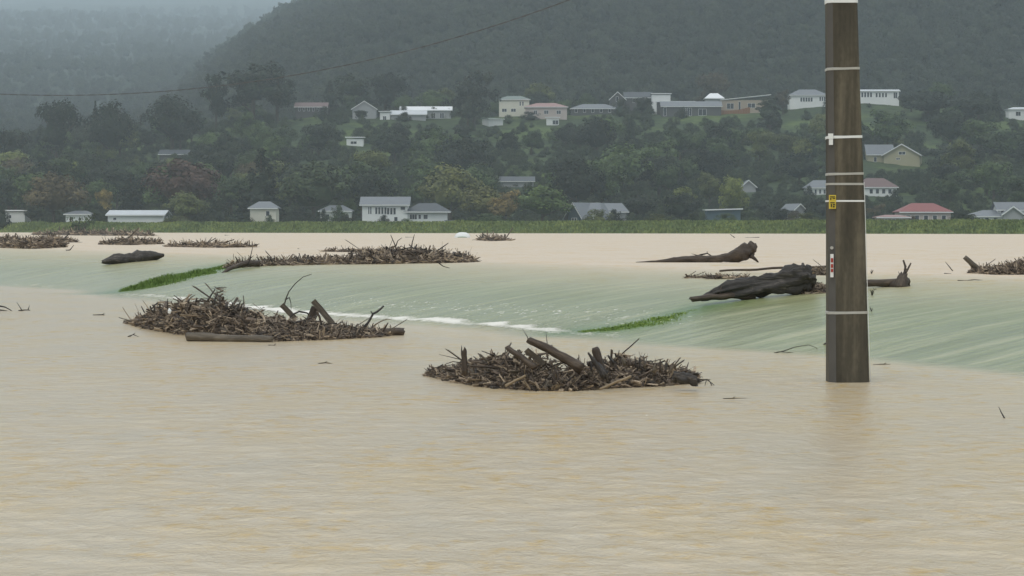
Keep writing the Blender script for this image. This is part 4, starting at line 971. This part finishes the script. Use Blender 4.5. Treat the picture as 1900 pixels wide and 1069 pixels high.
house('long white house with flat pale roof right of the pole', [B(1585, 1668, 166, 169, 188, roof='gable', rf='pale', wall='white', depth=8, wins=six(.16, 4, .04, .025, .4, .85) + six(.48, 4, .04, .03, .4, .8) + [(.88, .96, .3, .85)])], 0, clear=(1590, 1672, 163, 185))
house('white house fragment at the far right of the ridge', [B(1872, 1915, 199, 203, 218, roof='hip', rf='pale', wall='white', wins=[(.3, .5, .2, .7)])], 0, clear=(1866, 1905, 197, 214))
house('small white hut alone on the wooded slope', [B(643, 674, 255, 258, 271, roof='flat', rf='white', wall='white', depth=5, wins=[(.25, .6, .3, .65)])], 0, clear=(641, 677, 253, 269))
house('dim long roof among trees above the round tree', [B(905, 990, 328, 336, 350, roof='gable', rf='dark', wall='grey', depth=9, wins=[])], 0, clear=(945, 985, 328, 334))
house('pale gable glimpsed in the trees right of centre', [B(1376, 1402, 335, 346, 358, roof='front', rf='grey', wall='grey', depth=8, wins=[])], 0, clear=(1378, 1400, 333, 352))
house('grey roof dimly seen in the trees at left', [B(296, 348, 278, 286, 300, roof='gable', rf='dark', wall='dark', depth=9, wins=[])], 0, clear=(308, 334, 277, 284))
def fence():
    plain('fence_wood', (.24, .12, .06), .8, .2, .3, 2)
    p0, p1 = on_terrain(1268, 216, 640), at(1392, 206, on_terrain(1392, 210, 640).y)
    root = empty('fence', p0, 'orange brown timber fence below the ridge houses', 'fence'); n = 26
    mb = MB(); mb.box((0, 0, -1.5), (.95, .08, 2.0)); 
    me = bpy.data.meshes.new('panel'); me.from_pydata(mb.v, [], mb.f); me.materials.append(M['fence_wood'])
    for i in range(n):
        p = p0.lerp(p1, i / n); o = bpy.data.objects.new('panel', me); col.objects.link(o); o.parent = root
        o.location = p - p0; o.scale = ((p1 - p0).length / n * .98, 1, .75 + .35 * math.sin(i * .25)); o.rotation_euler = (0, 0, math.atan2(p1.y - p0.y, p1.x - p0.x))
    CLEAR.append((1268, 1392, 202, 216, min(p0.y, p1.y)))
fence()

# ================================================================== TREES
def leaf_quad(mb, c, s_, nrm):
    n = (nrm + Vector((random.gauss(0, .32), random.gauss(0, .32), random.gauss(0, .32)))).normalized()
    u = n.orthogonal().normalized(); a = random.uniform(0, 6.28); v = n.cross(u)
    u, v = u * math.cos(a) + v * math.sin(a), v * math.cos(a) - u * math.sin(a)
    mb.add([c - u * s_, c + v * s_ * .6 - u * s_ * .2, c + u * s_, c - v * s_ * .6 + u * s_ * .1], [(0, 1, 2, 3)])
def make_crown(kind, seed):
    random.seed(seed); mb = MB(); H = 10.0; skel = []      # canonical tree: 10 m tall
    clumps = []
    if kind == 'round':
        for _ in range(46):
            a, e = random.uniform(0, 6.28), random.uniform(-.35, 1.5); r = random.uniform(.62, 1.0)
            wob = 1 + .22 * mnoise.noise(Vector((math.cos(a) * 1.5, math.sin(a) * 1.5, seed + e)))
            clumps.append((Vector((math.cos(a) * math.cos(e) * 4.2 * r * wob, math.sin(a) * math.cos(e) * 4.2 * r * wob, 5.4 + math.sin(e) * 3.9 * r * wob)), random.uniform(.8, 1.5)))
        core = (Vector((0, 0, 5.2)), 3.0, 2.9)
    elif kind == 'lobed':
        subs = [(Vector((random.uniform(-2.6, 2.6), random.uniform(-2.2, 2.2), random.uniform(4, 7.6))), random.uniform(1.6, 2.5)) for _ in range(7)]
        for c, r in subs:
            for _ in range(9):
                d = Vector((random.gauss(0, 1), random.gauss(0, 1), random.gauss(.3, .8))).normalized(); clumps.append((c + d * r * random.uniform(.6, 1), random.uniform(.6, 1.1)))
        core = (Vector((0, 0, 5)), 2.4, 2.5)
    elif kind == 'conifer':
        for i in range(17):
            f = i / 16; z = 1.2 + f * 8.4; r = 2.7 * (1 - f) ** .85 + .15
            for j in range(max(2, int(9 * (1 - f)) + 2)):
                a = random.uniform(0, 6.28); q = r * random.uniform(.45, 1.05)
                clumps.append((Vector((math.cos(a) * q, math.sin(a) * q, z - .25 * q + random.uniform(-.2, .2))), random.uniform(.35, .7) * (1.15 - .5 * f)))
        core = (Vector((0, 0, 4.2)), 1.2, 3.4)
    elif kind == 'poplar':
        for i in range(50):
            z = random.uniform(.6, 9.6); r = 1.35 * math.sin(math.pi * min(1, (z + .8) / 10.6)) ** .6; a = random.uniform(0, 6.28)
            clumps.append((Vector((math.cos(a) * r * .8, math.sin(a) * r * .8, z)), random.uniform(.4, .75)))
        core = (Vector((0, 0, 5)), .9, 4.0)
    elif kind == 'pine':                              # flat spreading tiers on a tall bole
        for i in range(13):
            z = random.uniform(3.6, 9.3); a = random.uniform(0, 6.28); r = random.uniform(.8, 3.9) * (1.1 - .06 * z)
            c = Vector((math.cos(a) * r, math.sin(a) * r, z))
            for _ in range(7): clumps.append((c + Vector((random.gauss(0, .9), random.gauss(0, .9), random.gauss(0, .3))), random.uniform(.5, .95)))
        core = (Vector((0, 0, 6)), 1.9, 2.2)
    else:                                             # bush
        for _ in range(40):
            a, e = random.uniform(0, 6.28), random.uniform(0, 1.5); r = random.uniform(.6, 1)
            clumps.append((Vector((math.cos(a) * math.cos(e) * 6 * r, math.sin(a) * math.cos(e) * 6 * r, 1 + math.sin(e) * 8.2 * r)), random.uniform(1, 2.0)))
        core = (Vector((0, 0, 3)), 4, 4)
    for c, r in clumps:
        k = int(52 * min(1.6, r) + 18)
        for _ in range(k):
            d = Vector((random.gauss(0, 1), random.gauss(0, 1), random.gauss(.15, 1))).normalized()
            leaf_quad(mb, c + d * r * random.uniform(.55, 1.05), random.uniform(.13, .27) * (.8 + .35 * min(r, 1.5)), (d * .8 + (c - core[0]).normalized() * .8 + Vector((0, 0, .15))).normalized())
    c, r, h = core
    me_ = bmesh.new(); bmesh.ops.create_icosphere(me_, subdivisions=2, radius=1)
    vs = [c + Vector((v.co.x * r, v.co.y * r, v.co.z * h)) * .72 + v.co * mnoise.noise(v.co * 2 + Vector((seed, 0, 0))) * .8 for v in me_.verts]
    mb.add(vs, [tuple(v.index for v in f.verts) for f in me_.faces]); me_.free()
    me = bpy.data.meshes.new('crown'); me.from_pydata(mb.v, [], mb.f); me.materials.append(M['foliage'])
    tb = MB(); top = {'conifer': 9.3, 'poplar': 8.5, 'bush': 3, 'pine': 8.5}.get(kind, 6.5)
    tb.tube([(0, 0, -.8), (.05, .02, 1.5), (-.08, .05, top * .55), (.05, 0, top)], [.34, .26, .18, .05], 7)
    for i in range(6):
        cc = random.choice(clumps)[0]; z0 = min(cc.z * .55, top * .7)
        tb.tube([(0, 0, z0), cc * .5 + Vector((0, 0, z0 * .5)), cc], [.13, .09, .03], 5)
    mt = bpy.data.meshes.new('trunk'); mt.from_pydata(tb.v, [], tb.f); mt.materials.append(M['bark'])
    return me, mt
PROTO = {}
for kind, n_ in (('round', 3), ('lobed', 3), ('conifer', 2), ('poplar', 1), ('pine', 2), ('bush', 2)):
    PROTO[kind] = [make_crown(kind, 100 + len(PROTO) * 10 + i) for i in range(n_)]
random.seed(77)
WID = {'round': 8.6, 'lobed': 8.4, 'conifer': 5.4, 'poplar': 3.0, 'pine': 8.6, 'bush': 12.5}
def tree(kind, p, h, wid, colr, label, group=None, name='tree'):
    cm, tm = random.choice(PROTO[kind]); root = empty(name, p, label, 'shrub' if kind == 'bush' else 'tree', group)
    root.rotation_euler = (0, 0, random.uniform(0, 6.28)); sx = wid / WID[kind]; root.scale = (sx, sx, h / 10)
    for nm, me in (('crown', cm), ('trunk', tm)):
        o = bpy.data.objects.new(nm, me); col.objects.link(o); o.parent = root; o.color = (*colr, 1)
    return root
G_DARK, G_MID, G_OL, G_YG, G_BR, G_RED, G_YEL = (.018, .028, .016), (.054, .084, .031), (.088, .105, .034), (.125, .150, .042), (.075, .062, .034), (.082, .048, .036), (.28, .215, .065)
def ptree(cx, D, top, wpx, kind, colr, label):
    x = (cx - 950) / FPX * D; z = terrain_h(x, D); k = D / FPX
    h = max(2, zrow(top, D) - z) * 1.02
    return tree(kind, Vector((x, D, z - .1)), h, wpx * k, colr, label, name={'bush': 'shrub', 'conifer': 'conifer_tree', 'pine': 'pine_tree', 'poplar': 'poplar_tree'}.get(kind, 'broadleaf_tree'))
for a in [
 (100, 630, 322, 124, 'round', G_BR, 'brownish green spreading tree on the flat at left'),
 (192, 650, 346, 44, 'lobed', G_YEL, 'small yellow leaved tree left of the long pale roof'),
 (187, 632, 374, 46, 'bush', G_DARK, 'dark shrub under the small yellow tree'),
 (340, 650, 298, 150, 'round', G_RED, 'rusty red brown tree behind the olive willow'),
 (345, 610, 357, 88, 'round', (.095, .115, .040), 'olive green bushy tree right of the long pale roof'),
 (243, 665, 318, 66, 'conifer', G_DARK, 'dark conifer left of the rusty red tree'),
 (405, 640, 368, 66, 'bush', G_DARK, 'dark shrub between olive tree and cream cottage'),
 (485, 634, 276, 105, 'conifer', G_DARK, 'dark tiered conifer behind the cream cottage'),
 (582, 636, 302, 150, 'round', (.048, .070, .030), 'broad green tree above the glimpsed white house'),
 (560, 612, 383, 62, 'bush', G_DARK, 'dark rounded shrub right of the cream cottage'),
 (628, 608, 382, 44, 'bush', G_MID, 'mid green shrub left of the two part house'),
 (655, 640, 355, 50, 'lobed', G_MID, 'slim leafy tree at the left wall of two part house'),
 (770, 690, 335, 70, 'lobed', G_MID, 'green tree behind the roof of the two part house'),
 (835, 632, 308, 125, 'round', (.095, .105, .040), 'olive tree right above the two part house'),
 (900, 604, 347, 104, 'round', (.125, .13, .042), 'autumn tinged olive tree right of the two part house'),
 (938, 592, 352, 76, 'lobed', (.15, .115, .048), 'brown tinged shrubby tree beside the big round tree'),
 (1006, 598, 345, 116, 'round', (.075, .115, .034), 'big dense round green tree behind the bank'),
 (1112, 585, 386, 62, 'bush', G_OL, 'low olive shrub before the grey gabled house'),
 (1185, 640, 362, 90, 'round', G_DARK, 'dark round tree right of the grey gabled house'),
 (1265, 625, 358, 84, 'round', G_DARK, 'dark round tree left of the low teal shed'),
 (1235, 560, 400, 60, 'bush', G_MID, 'low leafy shrub on the bank left of teal shed'),
 (1360, 636, 320, 64, 'lobed', G_YG, 'yellow green tree above the low teal shed'),
 (1420, 630, 372, 80, 'bush', G_DARK, 'dark shrub right of the low teal shed'),
 (1400, 575, 402, 60, 'bush', G_MID, 'low leafy shrub on the bank below the shed'),
 (1470, 620, 390, 70, 'bush', G_BR, 'brownish shrub below the small white edged gable'),
 (1520, 640, 366, 60, 'round', G_DARK, 'dark tree left of the pole at flat level'),
 (1625, 650, 378, 50, 'lobed', G_BR, 'brownish tree right of the pole above the pink roof'),
 (1735, 600, 386, 60, 'bush', G_BR, 'bare brownish shrub before the red roof'),
 (1800, 575, 398, 50, 'bush', G_MID, 'low green shrub left of the grey dormer house'),
 (712, 582, 399, 34, 'bush', G_DARK, 'grey green shrub against the front of the two part house'),
 (755, 580, 404, 30, 'bush', G_MID, 'low hedge shrub at the joint of the two part house'),
 (455, 598, 393, 34, 'bush', G_DARK, 'dark shrub at the left wall of the cream cottage'),
 (500, 596, 399, 26, 'bush', G_MID, 'small green shrub before the cream cottage'),
 (600, 618, 389, 30, 'bush', G_DARK, 'dark shrub before the glimpsed white house'),
 (215, 628, 386, 34, 'lobed', G_DARK, 'small dark tree over the left end of the long pale roof'),
 (296, 628, 384, 40, 'bush', G_MID, 'green shrub at the right end of the long pale roof'),
 (60, 622, 380, 50, 'lobed', G_DARK, 'small dark tree right of the left edge house'),
 (5, 622, 384, 34, 'bush', G_DARK, 'dark shrub at the left picture edge beside the white house'),
 (1140, 600, 389, 44, 'bush', G_DARK, 'dark shrub covering the foot of the grey gabled house'),
 (1300, 580, 394, 40, 'bush', G_MID, 'leafy shrub at the left end of the teal shed'),
 (1450, 600, 384, 50, 'lobed', G_DARK, 'small dark tree left of the small white edged gable'),
 (1690, 575, 399, 30, 'bush', G_BR, 'brown shrub before the left end of the red roof house'),
 (1780, 590, 384, 44, 'lobed', G_DARK, 'small dark tree between red roof and dormer house'),
 (1500, 700, 346, 36, 'bush', G_DARK, 'dark shrub below the grey roof left of the pole'),
 (1660, 690, 352, 44, 'bush', G_DARK, 'dark shrub below the brown red roof'),
 (750, 985, 207, 36, 'bush', G_DARK, 'dark shrub before the long bright white roofs'),
 (668, 985, 203, 40, 'lobed', G_DARK, 'small dark tree before the dim grey gable'),
 (600, 985, 196, 30, 'bush', G_DARK, 'dark shrub at the right end of leftmost ridge house'),
 (985, 985, 206, 40, 'bush', G_DARK, 'dark shrub below the two storey house'),
 (1190, 990, 178, 42, 'lobed', G_DARK, 'small dark tree over the dark gabled house'),
 (1150, 992, 182, 36, 'bush', G_DARK, 'dark shrub before the dark gabled house'),
 (1265, 985, 200, 30, 'bush', G_DARK, 'dark shrub before the white post house'),
 (1452, 985, 166, 40, 'lobed', G_BR, 'brownish small tree left of the white hip roofed house'),
 (1540, 985, 180, 40, 'bush', G_DARK, 'dark shrub at the right end of the white hip roofed house'),
 (1690, 985, 170, 50, 'lobed', G_DARK, 'small dark tree at the right end of the long white house'),
 (470, 985, 122, 165, 'pine', G_DARK, 'tallest spreading dark pine at the left of the ridge'),
 (515, 1000, 132, 90, 'pine', G_DARK, 'second dark pine just right of the tallest one'),
 (402, 990, 140, 60, 'pine', G_DARK, 'narrow dark pine just left of the tallest one'),
 (105, 940, 178, 95, 'lobed', G_DARK, 'dark tree standing against the mist at far left'),
 (178, 950, 188, 26, 'conifer', G_DARK, 'thin dark conifer against the mist at left'),
 (205, 930, 192, 95, 'round', G_DARK, 'dark rounded tree against the mist right of thin conifer'),
 (320, 950, 178, 120, 'round', G_DARK, 'broad dark tree against the mist left of pines'),
 (25, 900, 235, 90, 'lobed', G_DARK, 'dark tree at the left picture edge'),
 (655, 1030, 140, 90, 'pine', G_DARK, 'broad dark pine behind the dim grey gable'),
 (715, 1040, 130, 90, 'lobed', G_DARK, 'dark tree behind the long bright white roofs'),
 (612, 1040, 150, 50, 'conifer', G_DARK, 'dark conifer behind the leftmost ridge house'),
 (880, 960, 135, 92, 'pine', (.028, .036, .024), 'tall dark tree between the white roofs and two storey house'),
 (868, 955, 165, 70, 'lobed', (.028, .036, .024), 'dark bushy tree at the foot of the tall dark tree'),
 (1425, 930, 178, 52, 'poplar', (.045, .06, .035), 'tall columnar tree on the right slope'),
 (1000, 1060, 155, 70, 'round', G_OL, 'olive tree behind the faded red roof'),
 (1320, 1080, 128, 80, 'lobed', G_BR, 'brownish tree behind the small white pyramid roof'),
 (1720, 960, 168, 110, 'round', G_DARK, 'dark round tree right of the long flat white house'),
 (1790, 950, 178, 130, 'lobed', G_DARK, 'broad dark tree on the right shoulder of the ridge'),
 (1845, 985, 165, 34, 'conifer', G_DARK, 'slender dark conifer on the right shoulder of the ridge'),
 (1870, 860, 240, 130, 'round', G_MID, 'large green tree at the right picture edge'),
 (1770, 830, 265, 120, 'round', G_DARK, 'large dark tree right of the yellow house'),
 (1830, 740, 300, 130, 'lobed', G_MID, 'green tree above the grey dormer house'),
]: ptree(*a)
for i_, (px_, tp, wp, lab_) in enumerate(((30, 404, 60, 'low scrub on the far bank at the left edge'), (330, 405, 70, 'low scrub on the far bank below the olive tree'), (640, 403, 50, 'low scrub on the far bank left of two part house'), (905, 403, 90, 'low scrub on the far bank below the autumn tree'), (1225, 400, 60, 'leafy scrub on the far bank right of centre'), (1290, 401, 50, 'leafy scrub on the far bank left of the teal shed'), (1345, 398, 50, 'leafy scrub on the far bank before the teal shed'), (1490, 400, 60, 'low scrub on the far bank left of the pole'), (1790, 397, 60, 'low scrub on the far bank before the dormer house'))):
    ptree(px_, bank_y(px_) + 13, tp, wp, 'bush', (G_MID, G_OL, G_DARK)[i_ % 3], lab_)
# woodland of the slope: single trees, each set where it hides no house front
GROUPS = [('round', G_DARK), ('lobed', G_DARK), ('lobed', G_MID), ('round', G_MID), ('conifer', G_DARK), ('lobed', G_OL), ('bush', G_MID), ('bush', G_OL), ('bush', G_DARK), ('lobed', G_YG), ('pine', G_DARK), ('round', G_BR)]
GW = [12, 10, 15, 16, 4, 6, 7, 4, 5, 3, 3, .6]
KN = {'round': 'rounded', 'lobed': 'lumpy', 'conifer': 'conical', 'bush': 'low bushy', 'pine': 'spreading'}
CN = {G_DARK: 'dark green', G_MID: 'mid green', G_OL: 'olive green', G_YG: 'yellow green', G_BR: 'brownish'}
OPEN = [(1440, 1700, 205, 262), (505, 600, 222, 262), (1260, 1400, 200, 232), (990, 1060, 226, 240)]   # grass left open
placed = []; PLAN = []; cnt = 0; tries = 0
while cnt < 245 and tries < 12000:
    tries += 1
    px = random.uniform(-60, 1960); D = 640 + 420 * random.random() ** .85; 
    kind, colr = random.choices(GROUPS, GW)[0]
    x = (px - 950) / FPX * D; z = terrain_h(x, D); k = D / FPX
    h = {'bush': random.uniform(3, 5.5), 'conifer': random.uniform(8, 13), 'pine': random.uniform(9, 13)}.get(kind, random.uniform(8, 15.5))
    if D > 990 and kind != 'bush': h *= .75
    wd = {'bush': h * 1.7, 'conifer': h * .5, 'pine': h * .8}.get(kind, h * random.uniform(.9, 1.3))
    r_b = HROW - (z - CAMH) / k; r_t = r_b - h / k; x0, x1 = px - wd / k / 2, px + wd / k / 2
    if any(c[4] > D - 6 and x1 > c[0] and x0 < c[1] and r_t < c[3] and r_b > c[2] for c in CLEAR): continue
    if any(abs(c[4] - D) < 13 and x1 > c[0] - 5 and x0 < c[1] + 5 for c in CLEAR): continue
    if any(o[0] < px < o[1] and o[2] < r_b < o[3] for o in OPEN) and kind != 'bush': continue
    if any(o[0] < px < o[1] and o[2] < r_b < o[3] for o in OPEN) and random.random() < .75: continue
    if any(math.hypot(x - q[0], D - q[1]) < (wd + q[2]) * .24 for q in placed): continue
    if D < 655 and any(abs(px - q_[0]) < q_[1] and r_t < 400 for q_ in ((100, 70), (345, 70), (582, 80), (835, 70), (905, 70), (1006, 70), (1360, 40), (485, 60))): continue
    if r_t < 150 and px > 700: continue
    placed.append((x, D, wd)); cnt += 1
    PLAN.append((px, r_b - .5 * h / k, kind, colr, Vector((x, D, z - .1)), h, wd))
LM = [('the white two part house', 755, 390), ('the cream cottage', 488, 390), ('the long pale roof', 250, 400), ('the barge board house', 1080, 395), ('the teal shed', 1343, 395), ('the brown red roof', 1630, 345), ('the yellow house', 1660, 288), ('the red roof', 1718, 390), ('the dormer house', 1850, 392), ('the leftmost ridge house', 577, 200), ('the dim grey gable', 676, 205), ('the bright white roofs', 780, 210), ('the two storey house', 954, 195), ('the faded red roof', 1012, 205), ('the grey hip roof', 1103, 203), ('the dark gabled house', 1168, 185), ('the white post house', 1283, 205), ('the blue grey roof', 1383, 190), ('the white hip house', 1500, 180), ('the long white house', 1630, 175), ('the lone white hut', 658, 262), ('the dim long roof', 948, 338), ('the columnar tree', 1425, 240), ('the tallest pine', 470, 180), ('the rusty red tree', 340, 345), ('the small yellow tree', 192, 365)]
labs = {}
for q in PLAN:
    lm = min(LM, key=lambda m_: math.hypot(m_[1] - q[0], 1.3 * (m_[2] - q[1])))
    dx, dy_ = q[0] - lm[1], q[1] - lm[2]
    rel = ('just ' if math.hypot(dx, dy_) < 40 else '') + (('above ' if dy_ < -14 else 'below ' if dy_ > 14 else '') + ('left' if dx < -25 else 'right' if dx > 25 else '')).strip()
    rel = rel.strip() or 'beside'
    if rel == 'just': rel = 'close beside'
    elif not rel.endswith(('above', 'below', 'beside')): rel += ' of'
    labs.setdefault(f'{CN[q[3]]} {KN[q[2]]} {"shrub" if q[2] == "bush" else "tree"} {rel} {lm[0]}', []).append(q)
ORD = ['leftmost', 'second from left', 'third from left', 'fourth from left', 'fifth from left', 'sixth from left', 'seventh from left']
for lab, qs in labs.items():
    qs.sort(key=lambda q: q[0])
    for i, q in enumerate(qs):
        kind = q[2]; l2 = lab if len(qs) == 1 else f'{lab}, {ORD[min(i, 6)] if i < len(qs) - 1 or i < 2 else "rightmost"}' if len(qs) > 2 else f'{lab}, {("left", "right")[i]} one of two'
        tree(kind, q[4], q[5], q[6], q[3], l2, 'trees and shrubs of the hillside', 'shrub' if kind == 'bush' else 'broadleaf_tree' if kind in ('round', 'lobed') else kind + '_tree')
print('slope trees', cnt, 'tries', tries)

# ---- low scrub under the trees and the far forest: uncountable, instanced crowns
def scatter(name, label, pts, scl, colr, proto_kinds, tilt=0):
    me = bpy.data.meshes.new(name); me.from_pydata(pts, [], [])
    a = me.attributes.new('size', 'FLOAT', 'POINT'); a.data.foreach_set('value', scl)
    ob = bpy.data.objects.new(name, me); col.objects.link(ob); ob.color = (*colr, 1); tag(ob, label, 'forest', kind='stuff')
    ng = bpy.data.node_groups.new(name, 'GeometryNodeTree')
    ng.interface.new_socket('Geometry', in_out='INPUT', socket_type='NodeSocketGeometry'); ng.interface.new_socket('Geometry', in_out='OUTPUT', socket_type='NodeSocketGeometry')
    gi = ng.nodes.new('NodeGroupInput'); go = ng.nodes.new('NodeGroupOutput'); join = ng.nodes.new('GeometryNodeJoinGeometry')
    for i, me_ in enumerate(proto_kinds):
        src = next(o for o in bpy.data.objects if o.data == me_)
        oi = ng.nodes.new('GeometryNodeObjectInfo'); oi.inputs['Object'].default_value = src; oi.transform_space = 'ORIGINAL'
        iop = ng.nodes.new('GeometryNodeInstanceOnPoints'); idx = ng.nodes.new('GeometryNodeInputIndex')
        md = ng.nodes.new('ShaderNodeMath'); md.operation = 'MODULO'; md.inputs[1].default_value = len(proto_kinds)
        cp = ng.nodes.new('FunctionNodeCompare'); cp.data_type = 'FLOAT'; cp.operation = 'EQUAL'; cp.inputs[1].default_value = i; cp.inputs['Epsilon'].default_value = .1
        ng.links.new(idx.outputs[0], md.inputs[0]); ng.links.new(md.outputs[0], cp.inputs[0])
        rv = ng.nodes.new('FunctionNodeRandomValue'); rv.data_type = 'FLOAT_VECTOR'; rv.inputs[0].default_value = (-tilt, -tilt, 0); rv.inputs[1].default_value = (tilt, tilt, 6.28)
        na = ng.nodes.new('GeometryNodeInputNamedAttribute'); na.data_type = 'FLOAT'; na.inputs[0].default_value = 'size'
        ng.links.new(gi.outputs[0], iop.inputs['Points']); ng.links.new(cp.outputs[0], iop.inputs['Selection'])
        ng.links.new(oi.outputs['Geometry'], iop.inputs['Instance']); ng.links.new(rv.outputs[0], iop.inputs['Rotation']); ng.links.new(na.outputs[0], iop.inputs['Scale'])
        ng.links.new(iop.outputs[0], join.inputs[0])
    ng.links.new(join.outputs[0], go.inputs[0])
    md_ = ob.modifiers.new('scatter', 'NODES'); md_.node_group = ng
    return ob
def scatter_all():
    pts, scl = [], []
    for _ in range(3400):
        px = random.uniform(-100, 2000); D = 612 + 480 * random.random()
        x = (px - 950) / FPX * D; z = terrain_h(x, D); k = D / FPX; s_ = random.uniform(.15, .5); r_b = HROW - (z - CAMH) / k; r_t = r_b - 9 * s_ / k
        if D < bank_y(px) + 25: continue
        if any(c[4] > D - 3 and px + 40 * s_ > c[0] and px - 40 * s_ < c[1] and r_t < c[3] and r_b > c[2] for c in CLEAR): continue
        if any(o[0] < px < o[1] and o[2] < r_b < o[3] for o in OPEN) and random.random() < .8: continue
        pts.append((x, D, z - .2)); scl.append(s_)
    scatter('undergrowth', 'green scrub covering the ground between the hillside trees', pts, scl, (.032, .048, .022), [PROTO['bush'][0][0], PROTO['bush'][1][0]])
    pts, scl = [], []
    while len(pts) < 9000:
        px = random.uniform(250, 2000); D = 1120 + (hill_d(px) - 1050) * random.random() ** .9
        x = (px - 950) / FPX * D; z = terrain_h(x, D); 
        if z < 8: continue
        if (HROW - (z - CAMH) / (D / FPX)) < -60: continue
        pts.append((x, D, z - 1)); scl.append(random.uniform(.7, 1.35))
    scatter('hill_forest', 'dark misty forest covering the big hill behind the ridge', pts, scl, (.034, .046, .028), [PROTO['round'][0][0], PROTO['conifer'][0][0], PROTO['lobed'][0][0], PROTO['lobed'][1][0]], .05)
    pts, scl = [], []
    while len(pts) < 4200:
        px = random.uniform(-150, 700); D = 1000 + 6000 * random.random() ** 1.6
        x = (px - 950) / FPX * D; z = terrain_h(x, D)
        if D < 1120 and px > 250: continue
        pts.append((x, D, z - 1)); scl.append(random.uniform(.6, 1.3) * (1 + D / 6000))
    scatter('valley_forest', 'far forested valley side fading into low cloud at left', pts, scl, (.036, .048, .03), [PROTO['round'][1][0], PROTO['lobed'][2][0], PROTO['conifer'][1][0]], .05)
scatter_all()

# ================================================================== RAIN HAZE
def haze():
    zmax = 900.0
    mb = MB(); mb.box((-4560, -700, -3.4), (4560, 9460, zmax))
    m = bpy.data.materials.new('haze'); m.use_nodes = True; t = m.node_tree; t.nodes.clear()
    o = t.nodes.new('ShaderNodeOutputMaterial'); v = t.nodes.new('ShaderNodeVolumePrincipled')
    v.inputs['Color'].default_value = (.79, .925, 1.0, 1); v.inputs['Density'].default_value = HAZE; v.inputs['Anisotropy'].default_value = 0.0
    t.links.new(v.outputs[0], o.inputs['Volume'])
    tag(mb.build('haze', m), 'grey rain haze filling the air over the valley', 'haze', kind='stuff')
HAZE = 1.72e-4
haze()
